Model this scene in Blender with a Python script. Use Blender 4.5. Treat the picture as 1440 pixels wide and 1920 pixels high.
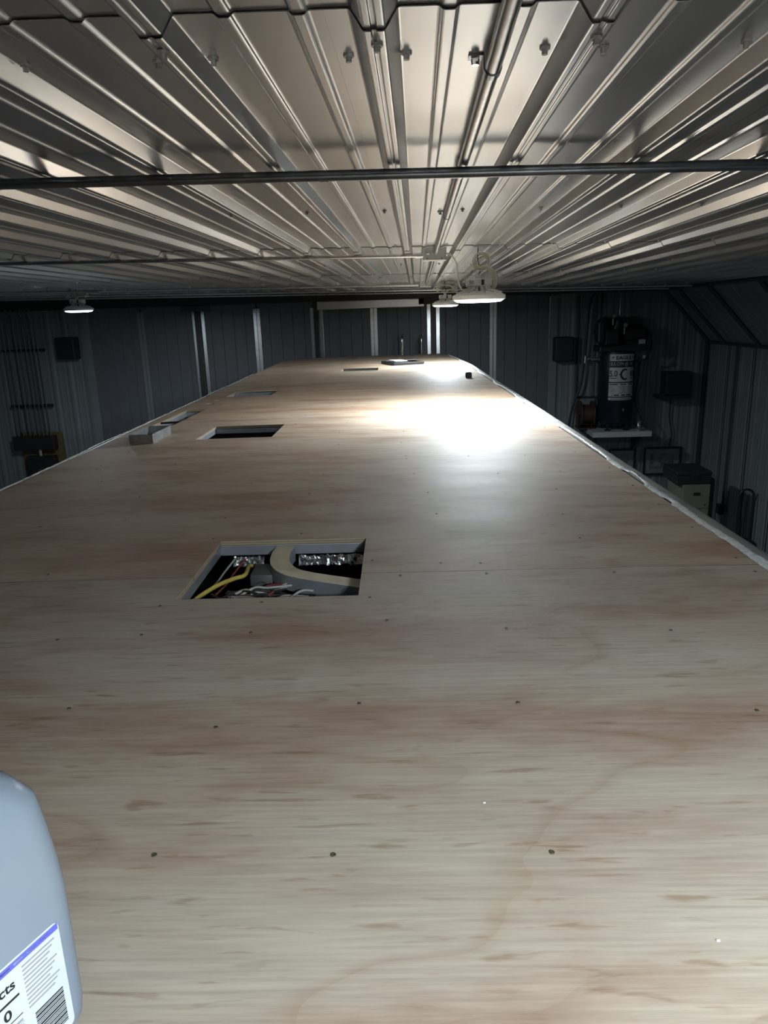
import bpy, bmesh, math, random
from mathutils import Vector, Matrix

random.seed(7)
scene = bpy.context.scene
COL = scene.collection
for o in list(bpy.data.objects):
    bpy.data.objects.remove(o)

# ------------------------------------------------------------------ camera, world, exposure
CAM_Z = 3.97
cam_data = bpy.data.cameras.new('camera')
cam = bpy.data.objects.new('camera', cam_data)
COL.objects.link(cam)
F = 1360.0
fwd_axis = Vector((781 - 720, 590 - 960, F)).normalized()          # room axis seen in camera axes (x right, y down, z ahead)
_xv = 880 - 720
_yv = (61 * _xv + F * F) / 370.0
up_axis = -Vector((_xv, _yv, F)).normalized()
right_axis = fwd_axis.cross(up_axis)
Rw = Matrix((right_axis, fwd_axis, up_axis))                        # world = Rw @ camera axes
cx_, cy_, cz_ = Rw @ Vector((1, 0, 0)), Rw @ Vector((0, -1, 0)), Rw @ Vector((0, 0, -1))
m = Matrix((cx_, cy_, cz_)).transposed().to_4x4()
m.translation = Vector((0, 0, CAM_Z))
cam.matrix_world = m
cam_data.sensor_fit = 'VERTICAL'
cam_data.sensor_height = 24.0
cam_data.lens = 24.0 * F / 1920.0
cam_data.clip_start = 0.02
cam_data.clip_end = 100
scene.camera = cam

world = bpy.data.worlds.new('world')
scene.world = world
world.use_nodes = True
world.node_tree.nodes['Background'].inputs[0].default_value = (0.02, 0.025, 0.03, 1)
world.node_tree.nodes['Background'].inputs[1].default_value = 0.3

vs = scene.view_settings
vs.view_transform = 'Standard'
vs.look = 'None'
vs.gamma = 1.0
vs.use_curve_mapping = False
vs.exposure = 0.25
scene.cycles.use_denoising = True
scene.cycles.max_bounces = 5
scene.cycles.diffuse_bounces = 3
scene.cycles.glossy_bounces = 3
scene.cycles.transmission_bounces = 2
scene.cycles.use_adaptive_sampling = True
scene.cycles.adaptive_threshold = 0.06
scene.cycles.adaptive_min_samples = 16
scene.cycles.use_light_tree = False
scene.cycles.sample_clamp_indirect = 6.0

LAMP_W = 62.0          # light output of each hanging lamp
LAMP_COL = (0.83, 0.945, 1.0)

# ------------------------------------------------------------------ helpers
class MB:
    """collects faces of ONE mesh"""
    def __init__(self):
        self.v, self.f, self.mi = [], [], []
    def add(self, vs_, fs_, mi=0):
        b = len(self.v)
        self.v += [tuple(p) for p in vs_]
        self.f += [tuple(i + b for i in f) for f in fs_]
        self.mi += [mi] * len(fs_)
        return self
    def box(self, x0, x1, y0, y1, z0, z1, mi=0, M=None, bev=0.0):
        if bev > 0:
            bm = bmesh.new()
            bmesh.ops.create_cube(bm, size=1)
            for q in bm.verts:
                q.co = Vector(((x0 + x1) / 2 + q.co.x * (x1 - x0), (y0 + y1) / 2 + q.co.y * (y1 - y0), (z0 + z1) / 2 + q.co.z * (z1 - z0)))
            bmesh.ops.bevel(bm, geom=bm.edges[:], offset=bev, segments=2, affect='EDGES', profile=0.5)
            bm.verts.index_update()
            P = [q.co.copy() for q in bm.verts]
            Fs = [[q.index for q in f.verts] for f in bm.faces]
            bm.free()
        else:
            P = [Vector(p) for p in ((x0,y0,z0),(x1,y0,z0),(x1,y1,z0),(x0,y1,z0),(x0,y0,z1),(x1,y0,z1),(x1,y1,z1),(x0,y1,z1))]
            Fs = [(0,3,2,1),(4,5,6,7),(0,1,5,4),(1,2,6,5),(2,3,7,6),(3,0,4,7)]
        if M is not None:
            P = [M @ p for p in P]
        return self.add(P, Fs, mi)
    def tube(self, pts, r, n=10, mi=0, closed=False, cap=True):
        P = [Vector(p) for p in pts]
        k = len(P)
        rr = r if isinstance(r, (list, tuple)) else [r] * k
        T = []
        for i in range(k):
            a = P[(i - 1) % k] if (closed or i > 0) else P[i]
            b = P[(i + 1) % k] if (closed or i < k - 1) else P[i]
            t = (b - a)
            T.append(t.normalized() if t.length > 1e-9 else Vector((0, 0, 1)))
        nrm = T[0].orthogonal().normalized()
        V = []
        for i in range(k):
            nrm = (nrm - T[i] * nrm.dot(T[i]))
            nrm = nrm.normalized() if nrm.length > 1e-9 else T[i].orthogonal().normalized()
            bn = T[i].cross(nrm)
            for j in range(n):
                a = 2 * math.pi * j / n
                V.append(P[i] + (nrm * math.cos(a) + bn * math.sin(a)) * rr[i])
        Fs = []
        for i in range(k if closed else k - 1):
            i2 = (i + 1) % k
            for j in range(n):
                j2 = (j + 1) % n
                Fs.append((i * n + j, i * n + j2, i2 * n + j2, i2 * n + j))
        if cap and not closed:
            Fs.append(tuple(range(n - 1, -1, -1)))
            Fs.append(tuple((k - 1) * n + j for j in range(n)))
        return self.add(V, Fs, mi)
    def lathe(self, prof, c=(0, 0, 0), n=32, mi=0, M=None, a0=0.0, a1=None):
        full = a1 is None
        a1 = a0 + 2 * math.pi if full else a1
        steps = n if full else n + 1
        V = []
        for i in range(steps):
            a = a0 + (a1 - a0) * i / n
            for (r, z) in prof:
                p = Vector((r * math.cos(a), r * math.sin(a), z))
                if M is not None:
                    p = M @ p
                V.append(p + Vector(c))
        k = len(prof)
        Fs = []
        for i in range(n):
            i2 = (i + 1) % steps
            for j in range(k - 1):
                Fs.append((i * k + j, i2 * k + j, i2 * k + j + 1, i * k + j + 1))
        return self.add(V, Fs, mi)
    def prism(self, poly, ext, mi=0):
        """poly: list of 3D points (planar), ext: extrusion vector"""
        P = [Vector(p) for p in poly]
        e = Vector(ext)
        n = len(P)
        V = P + [p + e for p in P]
        Fs = [tuple(range(n - 1, -1, -1)), tuple(range(n, 2 * n))]
        for i in range(n):
            j = (i + 1) % n
            Fs.append((i, j, n + j, n + i))
        return self.add(V, Fs, mi)
    def mesh(self, name, mats, smooth=None, fixn=True):
        me = bpy.data.meshes.new(name)
        me.from_pydata(self.v, [], self.f)
        for mt in (mats if isinstance(mats, (list, tuple)) else [mats]):
            me.materials.append(mt)
        me.polygons.foreach_set('material_index', self.mi)
        if fixn:
            bm = bmesh.new(); bm.from_mesh(me)
            bmesh.ops.recalc_face_normals(bm, faces=bm.faces[:])
            bm.to_mesh(me); bm.free()
        if smooth is not None:
            me.polygons.foreach_set('use_smooth', [True] * len(me.polygons))
            me.set_sharp_from_angle(angle=math.radians(smooth))
        me.update()
        return me
    def build(self, name, mats, parent=None, smooth=None, fixn=True, loc=None):
        o = bpy.data.objects.new(name, self.mesh(name, mats, smooth, fixn))
        COL.objects.link(o)
        if parent is not None:
            o.parent = parent
        if loc is not None:
            o.location = loc
        return o

def tag(o, label=None, cat=None, group=None, kind=None):
    if label: o['label'] = label
    if cat: o['category'] = cat
    if group: o['group'] = group
    if kind: o['kind'] = kind
    return o

def empty(name, loc=(0, 0, 0), rz=0.0, parent=None):
    o = bpy.data.objects.new(name, None)
    o.empty_display_size = 0.1
    COL.objects.link(o)
    o.location = loc
    o.rotation_euler = (0, 0, rz)
    if parent is not None: o.parent = parent
    return o

def inst(name, me, parent, loc, rot=(0, 0, 0)):
    o = bpy.data.objects.new(name, me)
    COL.objects.link(o)
    o.parent = parent
    o.location = loc
    o.rotation_euler = rot
    return o

def smooth_path(pts, k=8, closed=False):
    P = [Vector(p) for p in pts]
    n = len(P)
    out = []
    rng = range(n) if closed else range(n - 1)
    for i in rng:
        p0 = P[(i - 1) % n] if (closed or i > 0) else P[0] * 2 - P[1]
        p1, p2 = P[i], P[(i + 1) % n]
        p3 = P[(i + 2) % n] if (closed or i + 2 < n) else P[-1] * 2 - P[-2]
        for j in range(k):
            t = j / k
            out.append(0.5 * ((2 * p1) + (-p0 + p2) * t + (2 * p0 - 5 * p1 + 4 * p2 - p3) * t * t + (-p0 + 3 * p1 - 3 * p2 + p3) * t ** 3))
    if not closed:
        out.append(P[-1])
    return out

def text_geo(body, size, fit=None, bold=0.0):
    cu = bpy.data.curves.new('text', 'FONT')
    cu.body = body; cu.size = size; cu.offset = bold
    cu.resolution_u = 4
    o = bpy.data.objects.new('text', cu)
    COL.objects.link(o)
    bpy.context.view_layer.update()
    dg = bpy.context.evaluated_depsgraph_get()
    me = bpy.data.meshes.new_from_object(o.evaluated_get(dg))
    V = [v.co.copy() for v in me.vertices]
    Fs = [tuple(p.vertices) for p in me.polygons]
    bpy.data.objects.remove(o); bpy.data.curves.remove(cu); bpy.data.meshes.remove(me)
    x0 = min(v.x for v in V); x1 = max(v.x for v in V); y0 = min(v.y for v in V); y1 = max(v.y for v in V)
    if fit:
        V = [Vector(((v.x - x0) / (x1 - x0) * fit[0], (v.y - y0) / (y1 - y0) * fit[1], 0)) for v in V]
    return V, Fs

# ------------------------------------------------------------------ materials
def new_mat(name):
    mt = bpy.data.materials.new(name)
    mt.use_nodes = True
    nt = mt.node_tree
    return mt, nt, nt.nodes['Principled BSDF']

def N(nt, t, **kw):
    n = nt.nodes.new(t)
    for k, v in kw.items():
        setattr(n, k, v)
    return n

def plain(name, col, rough=0.5, metal=0.0, var=0.12, scale=6.0, bump=0.0, spec=0.5, stretch=(1, 1, 1)):
    """principled material with a little procedural colour and gloss variation"""
    mt, nt, b = new_mat(name)
    tc = N(nt, 'ShaderNodeTexCoord')
    mp = N(nt, 'ShaderNodeMapping')
    mp.inputs['Scale'].default_value = stretch
    nz = N(nt, 'ShaderNodeTexNoise')
    nz.inputs['Scale'].default_value = scale
    nz.inputs['Detail'].default_value = 6
    nt.links.new(tc.outputs['Object'], mp.inputs['Vector'])
    nt.links.new(mp.outputs['Vector'], nz.inputs['Vector'])
    mr = N(nt, 'ShaderNodeMapRange')
    mr.inputs['From Min'].default_value = 0.3
    mr.inputs['From Max'].default_value = 0.7
    mr.inputs['To Min'].default_value = 1 - var
    mr.inputs['To Max'].default_value = 1 + var
    nt.links.new(nz.outputs['Fac'], mr.inputs['Value'])
    mx = N(nt, 'ShaderNodeVectorMath', operation='SCALE')
    mx.inputs[0].default_value = col[:3]
    nt.links.new(mr.outputs['Result'], mx.inputs['Scale'])
    nt.links.new(mx.outputs['Vector'], b.inputs['Base Color'])
    b.inputs['Roughness'].default_value = rough
    b.inputs['Metallic'].default_value = metal
    b.inputs['Specular IOR Level'].default_value = spec
    if bump > 0:
        bp = N(nt, 'ShaderNodeBump')
        bp.inputs['Strength'].default_value = bump
        bp.inputs['Distance'].default_value = 0.01
        nt.links.new(nz.outputs['Fac'], bp.inputs['Height'])
        nt.links.new(bp.outputs['Normal'], b.inputs['Normal'])
    return mt

def plywood_mat():
    mt, nt, b = new_mat('plywood')
    L = nt.links.new
    tc = N(nt, 'ShaderNodeTexCoord'); oi = N(nt, 'ShaderNodeObjectInfo')
    off = N(nt, 'ShaderNodeVectorMath', operation='SCALE'); off.inputs[0].default_value = (7.3, 11.1, 3.0)
    L(oi.outputs['Random'], off.inputs['Scale'])
    add = N(nt, 'ShaderNodeVectorMath', operation='ADD')
    L(tc.outputs['Object'], add.inputs[0]); L(off.outputs['Vector'], add.inputs[1])
    # broad pink and tan blotches, long across the sheet
    m1 = N(nt, 'ShaderNodeMapping'); m1.inputs['Scale'].default_value = (1.0, 3.2, 1)
    L(add.outputs['Vector'], m1.inputs['Vector'])
    n1 = N(nt, 'ShaderNodeTexNoise'); n1.inputs['Scale'].default_value = 1.6; n1.inputs['Detail'].default_value = 7; n1.inputs['Roughness'].default_value = 0.62
    L(m1.outputs['Vector'], n1.inputs['Vector'])
    r1 = N(nt, 'ShaderNodeValToRGB')
    e = r1.color_ramp.elements
    e[0].position, e[0].color = 0.34, (0.345, 0.235, 0.175, 1)
    e[1].position, e[1].color = 0.67, (0.49, 0.435, 0.36, 1)
    k = e.new(0.5); k.color = (0.44, 0.36, 0.29, 1)
    L(n1.outputs['Fac'], r1.inputs['Fac'])
    # cathedral figure: contour lines of a stretched noise
    m2 = N(nt, 'ShaderNodeMapping'); m2.inputs['Scale'].default_value = (0.7, 1.9, 1)
    L(add.outputs['Vector'], m2.inputs['Vector'])
    n2 = N(nt, 'ShaderNodeTexNoise'); n2.inputs['Scale'].default_value = 1.1; n2.inputs['Detail'].default_value = 2.5; n2.inputs['Distortion'].default_value = 0.5
    L(m2.outputs['Vector'], n2.inputs['Vector'])
    mul = N(nt, 'ShaderNodeMath', operation='MULTIPLY'); mul.inputs[1].default_value = 9.0
    L(n2.outputs['Fac'], mul.inputs[0])
    fr = N(nt, 'ShaderNodeMath', operation='FRACT'); L(mul.outputs[0], fr.inputs[0])
    r2 = N(nt, 'ShaderNodeValToRGB')
    e = r2.color_ramp.elements
    e[0].position, e[0].color = 0.0, (0.89, 0.85, 0.80, 1)
    e[1].position, e[1].color = 0.14, (1, 1, 1, 1)
    k = e.new(0.90); k.color = (1, 1, 1, 1)
    k = e.new(1.0); k.color = (0.95, 0.93, 0.90, 1)
    L(fr.outputs[0], r2.inputs['Fac'])
    # fine grain streaks
    m3 = N(nt, 'ShaderNodeMapping'); m3.inputs['Scale'].default_value = (2.0, 60, 1)
    L(add.outputs['Vector'], m3.inputs['Vector'])
    n3 = N(nt, 'ShaderNodeTexNoise'); n3.inputs['Scale'].default_value = 3.0; n3.inputs['Detail'].default_value = 5; n3.inputs['Roughness'].default_value = 0.7
    L(m3.outputs['Vector'], n3.inputs['Vector'])
    r3 = N(nt, 'ShaderNodeMapRange'); r3.inputs['From Min'].default_value = 0.3; r3.inputs['From Max'].default_value = 0.7
    r3.inputs['To Min'].default_value = 0.82; r3.inputs['To Max'].default_value = 1.12
    L(n3.outputs['Fac'], r3.inputs['Value'])
    # short dark flecks
    m4 = N(nt, 'ShaderNodeMapping'); m4.inputs['Scale'].default_value = (5, 38, 1)
    L(add.outputs['Vector'], m4.inputs['Vector'])
    n4 = N(nt, 'ShaderNodeTexNoise'); n4.inputs['Scale'].default_value = 2.2; n4.inputs['Detail'].default_value = 4; n4.inputs['Distortion'].default_value = 0.4
    L(m4.outputs['Vector'], n4.inputs['Vector'])
    r4 = N(nt, 'ShaderNodeValToRGB')
    e = r4.color_ramp.elements
    e[0].position, e[0].color = 0.29, (0.74, 0.66, 0.59, 1)
    e[1].position, e[1].color = 0.40, (1, 1, 1, 1)
    L(n4.outputs['Fac'], r4.inputs['Fac'])
    def mult(a, bb):
        x = N(nt, 'ShaderNodeMix', data_type='RGBA', blend_type='MULTIPLY')
        x.inputs[0].default_value = 1.0
        L(a, x.inputs[6]); L(bb, x.inputs[7])
        return x.outputs[2]
    c = mult(r1.outputs['Color'], r2.outputs['Color'])
    c = mult(c, r4.outputs['Color'])
    sc = N(nt, 'ShaderNodeVectorMath', operation='SCALE')
    L(c, sc.inputs[0]); L(r3.outputs['Result'], sc.inputs['Scale'])
    # each sheet a little warmer or greyer than the next
    c = mult(sc.outputs['Vector'], oi.outputs['Color'])
    L(c, b.inputs['Base Color'])
    rr = N(nt, 'ShaderNodeMapRange'); rr.inputs['To Min'].default_value = 0.52; rr.inputs['To Max'].default_value = 0.70
    L(n1.outputs['Fac'], rr.inputs['Value']); L(rr.outputs['Result'], b.inputs['Roughness'])
    bp = N(nt, 'ShaderNodeBump'); bp.inputs['Strength'].default_value = 0.12; bp.inputs['Distance'].default_value = 0.002
    L(n3.outputs['Fac'], bp.inputs['Height']); L(bp.outputs['Normal'], b.inputs['Normal'])
    b.inputs['Specular IOR Level'].default_value = 0.4
    return mt

def ply_edge_mat():
    mt, nt, b = new_mat('plywood_edge')
    L = nt.links.new
    tc = N(nt, 'ShaderNodeTexCoord')
    sx = N(nt, 'ShaderNodeSeparateXYZ'); L(tc.outputs['Object'], sx.inputs[0])
    mu = N(nt, 'ShaderNodeMath', operation='MULTIPLY'); mu.inputs[1].default_value = 150; L(sx.outputs['Z'], mu.inputs[0])
    fr = N(nt, 'ShaderNodeMath', operation='FRACT'); L(mu.outputs[0], fr.inputs[0])
    r = N(nt, 'ShaderNodeValToRGB'); r.color_ramp.interpolation = 'CONSTANT'
    e = r.color_ramp.elements
    e[0].position, e[0].color = 0, (0.50, 0.42, 0.30, 1)
    e[1].position, e[1].color = 0.5, (0.30, 0.23, 0.14, 1)
    L(fr.outputs[0], r.inputs['Fac']); L(r.outputs['Color'], b.inputs['Base Color'])
    b.inputs['Roughness'].default_value = 0.8
    return mt

def ceiling_mat():
    mt, nt, b = new_mat('galvanised_ceiling_steel')
    L = nt.links.new
    tc = N(nt, 'ShaderNodeTexCoord')
    n = N(nt, 'ShaderNodeTexNoise'); n.inputs['Scale'].default_value = 2.2; n.inputs['Detail'].default_value = 1.5
    L(tc.outputs['Object'], n.inputs['Vector'])
    b.inputs['Roughness'].default_value = 0.27
    b.inputs['Base Color'].default_value = (0.60, 0.61, 0.62, 1)
    b.inputs['Metallic'].default_value = 0.8
    bp = N(nt, 'ShaderNodeBump'); bp.inputs['Strength'].default_value = 0.25; bp.inputs['Distance'].default_value = 0.02
    L(n.outputs['Fac'], bp.inputs['Height']); L(bp.outputs['Normal'], b.inputs['Normal'])
    return mt

def emit_mat(name, col, st):
    mt, nt, b = new_mat(name)
    b.inputs['Base Color'].default_value = (0.8, 0.8, 0.8, 1)
    b.inputs['Emission Color'].default_value = (*col, 1)
    b.inputs['Emission Strength'].default_value = st
    return mt

M_ply = plywood_mat()
M_plyedge = ply_edge_mat()
M_seam = plain('seam_shade_edge', (0.07, 0.055, 0.04), 0.8, var=0.3, scale=20)  # dark colour on the sheet ends stands in for shade in the seam gaps
M_ceil = ceiling_mat()
M_lens = emit_mat('lamp_lens', LAMP_COL, 10.0)
M_lens.cycles.emission_sampling = 'NONE'
M_white = plain('white_lamp_housing', (0.75, 0.76, 0.76), 0.45, var=0.04)
M_cable = plain('beige_cable', (0.74, 0.71, 0.62), 0.55, var=0.06, scale=30)
M_emt = plain('conduit_steel', (0.50, 0.51, 0.52), 0.28, 1.0, var=0.15, scale=9, stretch=(4, 4, 4))
M_emtdark = plain('dull_pipe_steel', (0.27, 0.29, 0.32), 0.30, 1.0, var=0.2, scale=14)
M_riser = plain('dark_riser_steel', (0.10, 0.11, 0.115), 0.4, 0.6, var=0.2, scale=14)
M_galv = plain('galvanised_sheet', (0.48, 0.50, 0.52), 0.42, 0.85, var=0.2, scale=25)
M_gbox = plain('galvanised_box', (0.55, 0.57, 0.58), 0.45, 0.7, var=0.1, scale=30)
M_alu = plain('aluminium_strip', (0.72, 0.74, 0.76), 0.28, 1.0, var=0.1, scale=3, stretch=(1, 1, 6))
M_channel = plain('aluminium_channel', (0.42, 0.45, 0.50), 0.45, 0.6, var=0.15, scale=12)
M_trim = plain('weathered_edge_trim', (0.34, 0.34, 0.32), 0.45, 0.35, var=0.25, scale=9)
M_seal = plain('white_sealant', (0.74, 0.76, 0.75), 0.5, var=0.2, scale=60, bump=0.5)
M_screw = plain('rusty_screw', (0.10, 0.085, 0.06), 0.5, 0.3, var=0.2, scale=40)
M_cscrew = plain('grey_washer_screw', (0.42, 0.42, 0.42), 0.45, 0.5, var=0.1, scale=40)
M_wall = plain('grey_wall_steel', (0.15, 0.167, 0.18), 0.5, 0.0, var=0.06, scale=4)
M_door = plain('grey_door_panel', (0.095, 0.103, 0.118), 0.48, 0.0, var=0.06, scale=5)
M_dark = plain('charcoal_trim', (0.035, 0.037, 0.04), 0.55, var=0.1)
M_black = plain('black_paint', (0.012, 0.012, 0.014), 0.45, var=0.1)
M_blackmatte = plain('black_matte_plastic', (0.010, 0.010, 0.011), 0.75, var=0.1)
M_floor = plain('concrete_floor', (0.28, 0.275, 0.265), 0.55, var=0.15, scale=2.0)
M_cavity = plain('shaded_cavity_liner', (0.025, 0.025, 0.025), 0.8, var=0.3, scale=9)  # near-black paints in the shade where no light gets under the roof
M_body = plain('camper_side_paint', (0.60, 0.60, 0.58), 0.35, var=0.05)
M_foil = plain('crumpled_foil', (0.55, 0.56, 0.58), 0.2, 1.0, var=0.1, scale=40, bump=1.0)
M_housing = plain('grey_black_plastic', (0.09, 0.09, 0.088), 0.5, var=0.15, scale=20)
M_cream = plain('cream_tube', (0.66, 0.58, 0.44), 0.55, var=0.12, scale=20)
M_yellow = plain('yellow_wire', (0.62, 0.50, 0.10), 0.45, var=0.1, scale=30)
M_wirew = plain('white_wire', (0.45, 0.45, 0.42), 0.5, var=0.1, scale=30)
M_wirek = plain('dark_wire', (0.03, 0.03, 0.03), 0.5, var=0.1, scale=30)
M_wirer = plain('red_wire', (0.25, 0.05, 0.04), 0.5, var=0.1, scale=30)
M_blue = plain('dark_blue_tank', (0.006, 0.009, 0.02), 0.38, var=0.1)
M_bluehose = plain('blue_hose', (0.012, 0.018, 0.05), 0.45, var=0.1, scale=20)
M_red = plain('red_reel', (0.05, 0.02, 0.019), 0.45, var=0.1)
M_decal = plain('white_decal', (0.42, 0.43, 0.44), 0.5, var=0.05)
M_ink = plain('black_ink', (0.012, 0.012, 0.016), 0.6, var=0.05)
M_greyprint = plain('grey_print', (0.33, 0.34, 0.34), 0.6, var=0.35, scale=40)
M_shelf = plain('white_shelf_board', (0.38, 0.40, 0.40), 0.5, var=0.05)
M_putty = plain('putty_cabinet', (0.17, 0.165, 0.13), 0.5, var=0.05)
M_board = plain('yellowed_plywood_board', (0.10, 0.075, 0.03), 0.6, var=0.2, scale=5, stretch=(6, 1, 1))
M_paper = plain('white_paper', (0.78, 0.79, 0.80), 0.6, var=0.05)
M_mat = plain('picture_mat', (0.16, 0.16, 0.16), 0.6, var=0.1)
M_photo = plain('picture_print', (0.10, 0.095, 0.09), 0.5, var=0.7, scale=7)
M_chrome = plain('chrome', (0.75, 0.75, 0.76), 0.12, 1.0, var=0.05)
M_purple = plain('purple_tape', (0.16, 0.03, 0.20), 0.5, var=0.1)
M_labelblue = plain('label_blue', (0.12, 0.14, 0.62), 0.5, var=0.05)
M_labelwhite = plain('label_white', (0.60, 0.64, 0.68), 0.4, var=0.03)
M_labelgrey = plain('label_grey', (0.30, 0.32, 0.36), 0.5, var=0.05)

# frosted plastic of the jug
M_jug, _nt, _b = new_mat('frosted_jug_plastic')
_nz = N(_nt, 'ShaderNodeTexNoise'); _nz.inputs['Scale'].default_value = 5
_tc = N(_nt, 'ShaderNodeTexCoord'); _nt.links.new(_tc.outputs['Object'], _nz.inputs['Vector'])
_cr = N(_nt, 'ShaderNodeValToRGB')
_cr.color_ramp.elements[0].color = (0.24, 0.31, 0.42, 1); _cr.color_ramp.elements[1].color = (0.34, 0.40, 0.46, 1)
_nt.links.new(_nz.outputs['Fac'], _cr.inputs['Fac']); _nt.links.new(_cr.outputs['Color'], _b.inputs['Base Color'])
_b.inputs['Roughness'].default_value = 0.33
_b.inputs['Transmission Weight'].default_value = 0.2

# ------------------------------------------------------------------ room shell
XL, XR, XS = -9.0, 5.0, 4.15           # left wall, right wall, where the flat ceiling turns down
YB, YF = -6.0, 13.0
TILT = 0.015
CZ = 4.37
def cz(x): return CZ - TILT * x

tag(MB().box(XL, XR, YB, YF, -0.1, 0).build('floor', M_floor), kind='structure')

RIBD = 0.028
def rib_profile(n_ribs, pitch=0.3048, major=(0.033, 0.0145, RIBD), minor=(0.0135, 0.008, 0.0055)):
    """profile over n ribs: list of (x, depth) with depth measured towards the room; rib centre at pitch/2"""
    pts = [(0.0, 0.0)]
    def ch(a, b, c, r=0.0025):         # little bend radius at b
        A, B, C_ = Vector(a), Vector(b), Vector(c)
        d0, d1 = (A - B), (C_ - B)
        r0 = min(r, d0.length * 0.4, d1.length * 0.4)
        p, q = B + d0.normalized() * r0, B + d1.normalized() * r0
        mid = (p + q) / 2 * 0.5 + B * 0.5
        return [tuple(p), tuple(mid), tuple(q)]
    raw = [(0.0, 0.0)]
    for k in range(n_ribs):
        x0 = k * pitch
        for (c, (bw, tw, d)) in ((pitch * 0.5, major), (pitch * 0.5 + pitch / 3, minor), (pitch * 0.5 + 2 * pitch / 3, minor)):
            c = x0 + c
            raw += [(c - bw, 0), (c - tw, d)]
            if d > 0.02:               # small stiffening groove on the rib face
                raw += [(c - 0.0045, d), (c - 0.003, d - 0.002), (c + 0.003, d - 0.002), (c + 0.0045, d)]
            raw += [(c + tw, d), (c + bw, 0)]
    end = n_ribs * pitch
    raw = [p for p in raw if p[0] < end + pitch * 0.34]
    raw.append((raw[-1][0] + 0.02, 0))
    for i in range(1, len(raw) - 1):
        pts += ch(raw[i - 1], raw[i], raw[i + 1])
    pts.append(raw[-1])
    return pts

def sheet_from_profile(prof, L, th=0.0012, mi=0):
    """ribbed sheet: x across, y along 0..L, ribs hanging towards -z"""
    mb = MB()
    n = len(prof)
    V = []
    for y in (0, L):
        for (x, d) in prof: V.append((x, y, -d))
        for (x, d) in prof: V.append((x, y, -d + th))
    Fs = []
    for i in range(n - 1):
        Fs.append((i, i + 1, 2 * n + i + 1, 2 * n + i))
        Fs.append((n + i, 3 * n + i, 3 * n + i + 1, n + i + 1))
        Fs.append((i, n + i, n + i + 1, i + 1))
        Fs.append((2 * n + i, 2 * n + i + 1, 3 * n + i + 1, 3 * n + i))
    return mb.add(V, Fs)

# --- flat ceiling: ribbed panels in rows, lapped end to end
ceil = tag(empty('ceiling', (0, 0, CZ)), kind='structure')
ceil.rotation_euler = (0, TILT, 0)
PROF3 = rib_profile(3)
PW = 3 * 0.3048
PROFW = rib_profile(3, major=(0.055, 0.020, 0.012), minor=(0.022, 0.009, 0.003))
RIB0 = -0.050                          # x of the major rib nearest the camera
laps = [YB, 1.11, 4.60, 7.55, 10.55, YF]
xstart = RIB0 - 0.1524
i0 = -math.ceil((xstart - XL) / PW)
i1 = int((XS - xstart) / PW)
for r in range(len(laps) - 1):
    y0, y1 = laps[r], laps[r + 1] + (0.05 if r < len(laps) - 2 else 0)
    me = sheet_from_profile(PROF3, y1 - y0).mesh('ceiling_panel', M_ceil, fixn=True)
    for i in range(i0 + 0, i1 + 1):
        inst('panel', me, ceil, (xstart + i * PW, y0, -0.0038 * r - 0.0004 * (i % 2)))
# screws with washers through the ceiling panels
mbs = MB()
mbs.lathe([(0.0, 0.0), (0.0085, 0.0), (0.0085, -0.003), (0.005, -0.003), (0.0046, -0.0105), (0.0, -0.0105)], n=8)
me_cs = mbs.mesh('ceiling_screw', M_cscrew, smooth=40)
for k in range(-2, 3):
    rx = RIB0 + 0.3048 * k
    for dx in (-0.049, 0.042):
        inst('screw', me_cs, ceil, (rx + dx, 1.285 + random.uniform(-.006, .006), -0.004))
    inst('screw', me_cs, ceil, (rx + 0.002, 1.155, -0.004 - RIBD))
for (yy, rr, ka, kb) in ((3.05, 1, -5, 5), (4.53, 1, -8, 7), (6.1, 2, -8, 8), (7.48, 2, -8, 9)):
    for k in range(ka, kb):
        inst('screw', me_cs, ceil, (RIB0 + 0.3048 * k - 0.068, yy + random.uniform(-.01, .01), -0.0038 * rr))

# --- ceiling part that slopes down to the right wall
sl = tag(empty('ceiling_slope', (XS, 0, cz(XS))), kind='structure')
SLZ = 3.39
dx, dz = XR - XS, SLZ - cz(XS)
slen = math.hypot(dx, dz)
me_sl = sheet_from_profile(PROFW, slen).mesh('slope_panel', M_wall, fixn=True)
ax = Vector((0, -1, 0)); ay = Vector((dx, 0, dz)).normalized(); az = ax.cross(ay)
rot = Matrix((ax, ay, az)).transposed().to_euler()
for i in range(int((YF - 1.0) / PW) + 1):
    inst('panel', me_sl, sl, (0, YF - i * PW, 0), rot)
for yy in (12.25, 11.0, 9.4):           # dark battens down the slope
    mb = MB()
    p0 = Vector((0.0, yy, -0.05)); p1 = Vector((dx - 0.03, yy, dz - 0.02))
    mb.tube([p0 + az * 0.0, p1], 0.03, n=6)
    mb.build('batten', M_dark, sl)

# --- walls of ribbed steel
def ribbed_wall(name, origin, along, width, height, mat, rot_up=True):
    w = tag(empty(name, origin), kind='structure')
    ax = Vector(along).normalized(); ay = Vector((0, 0, 1)); az = ax.cross(ay)
    rot = Matrix((ax, ay, az)).transposed().to_euler()
    n = int(math.ceil(width / PW - 1e-6))
    full = sheet_from_profile(PROFW, height).mesh('wall_panel', mat, fixn=True)
    for i in range(n):
        wleft = width - i * PW
        me = full
        if wleft < PW - 0.02:
            prof = [p for p in PROFW if p[0] < wleft] + [(wleft, 0)]
            me = sheet_from_profile(prof, height).mesh('wall_panel', mat, fixn=True)
        inst('panel', me, w, ax * (i * PW), rot)
    return w
DX0, DX1 = -5.79, 2.293                 # door opening
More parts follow.
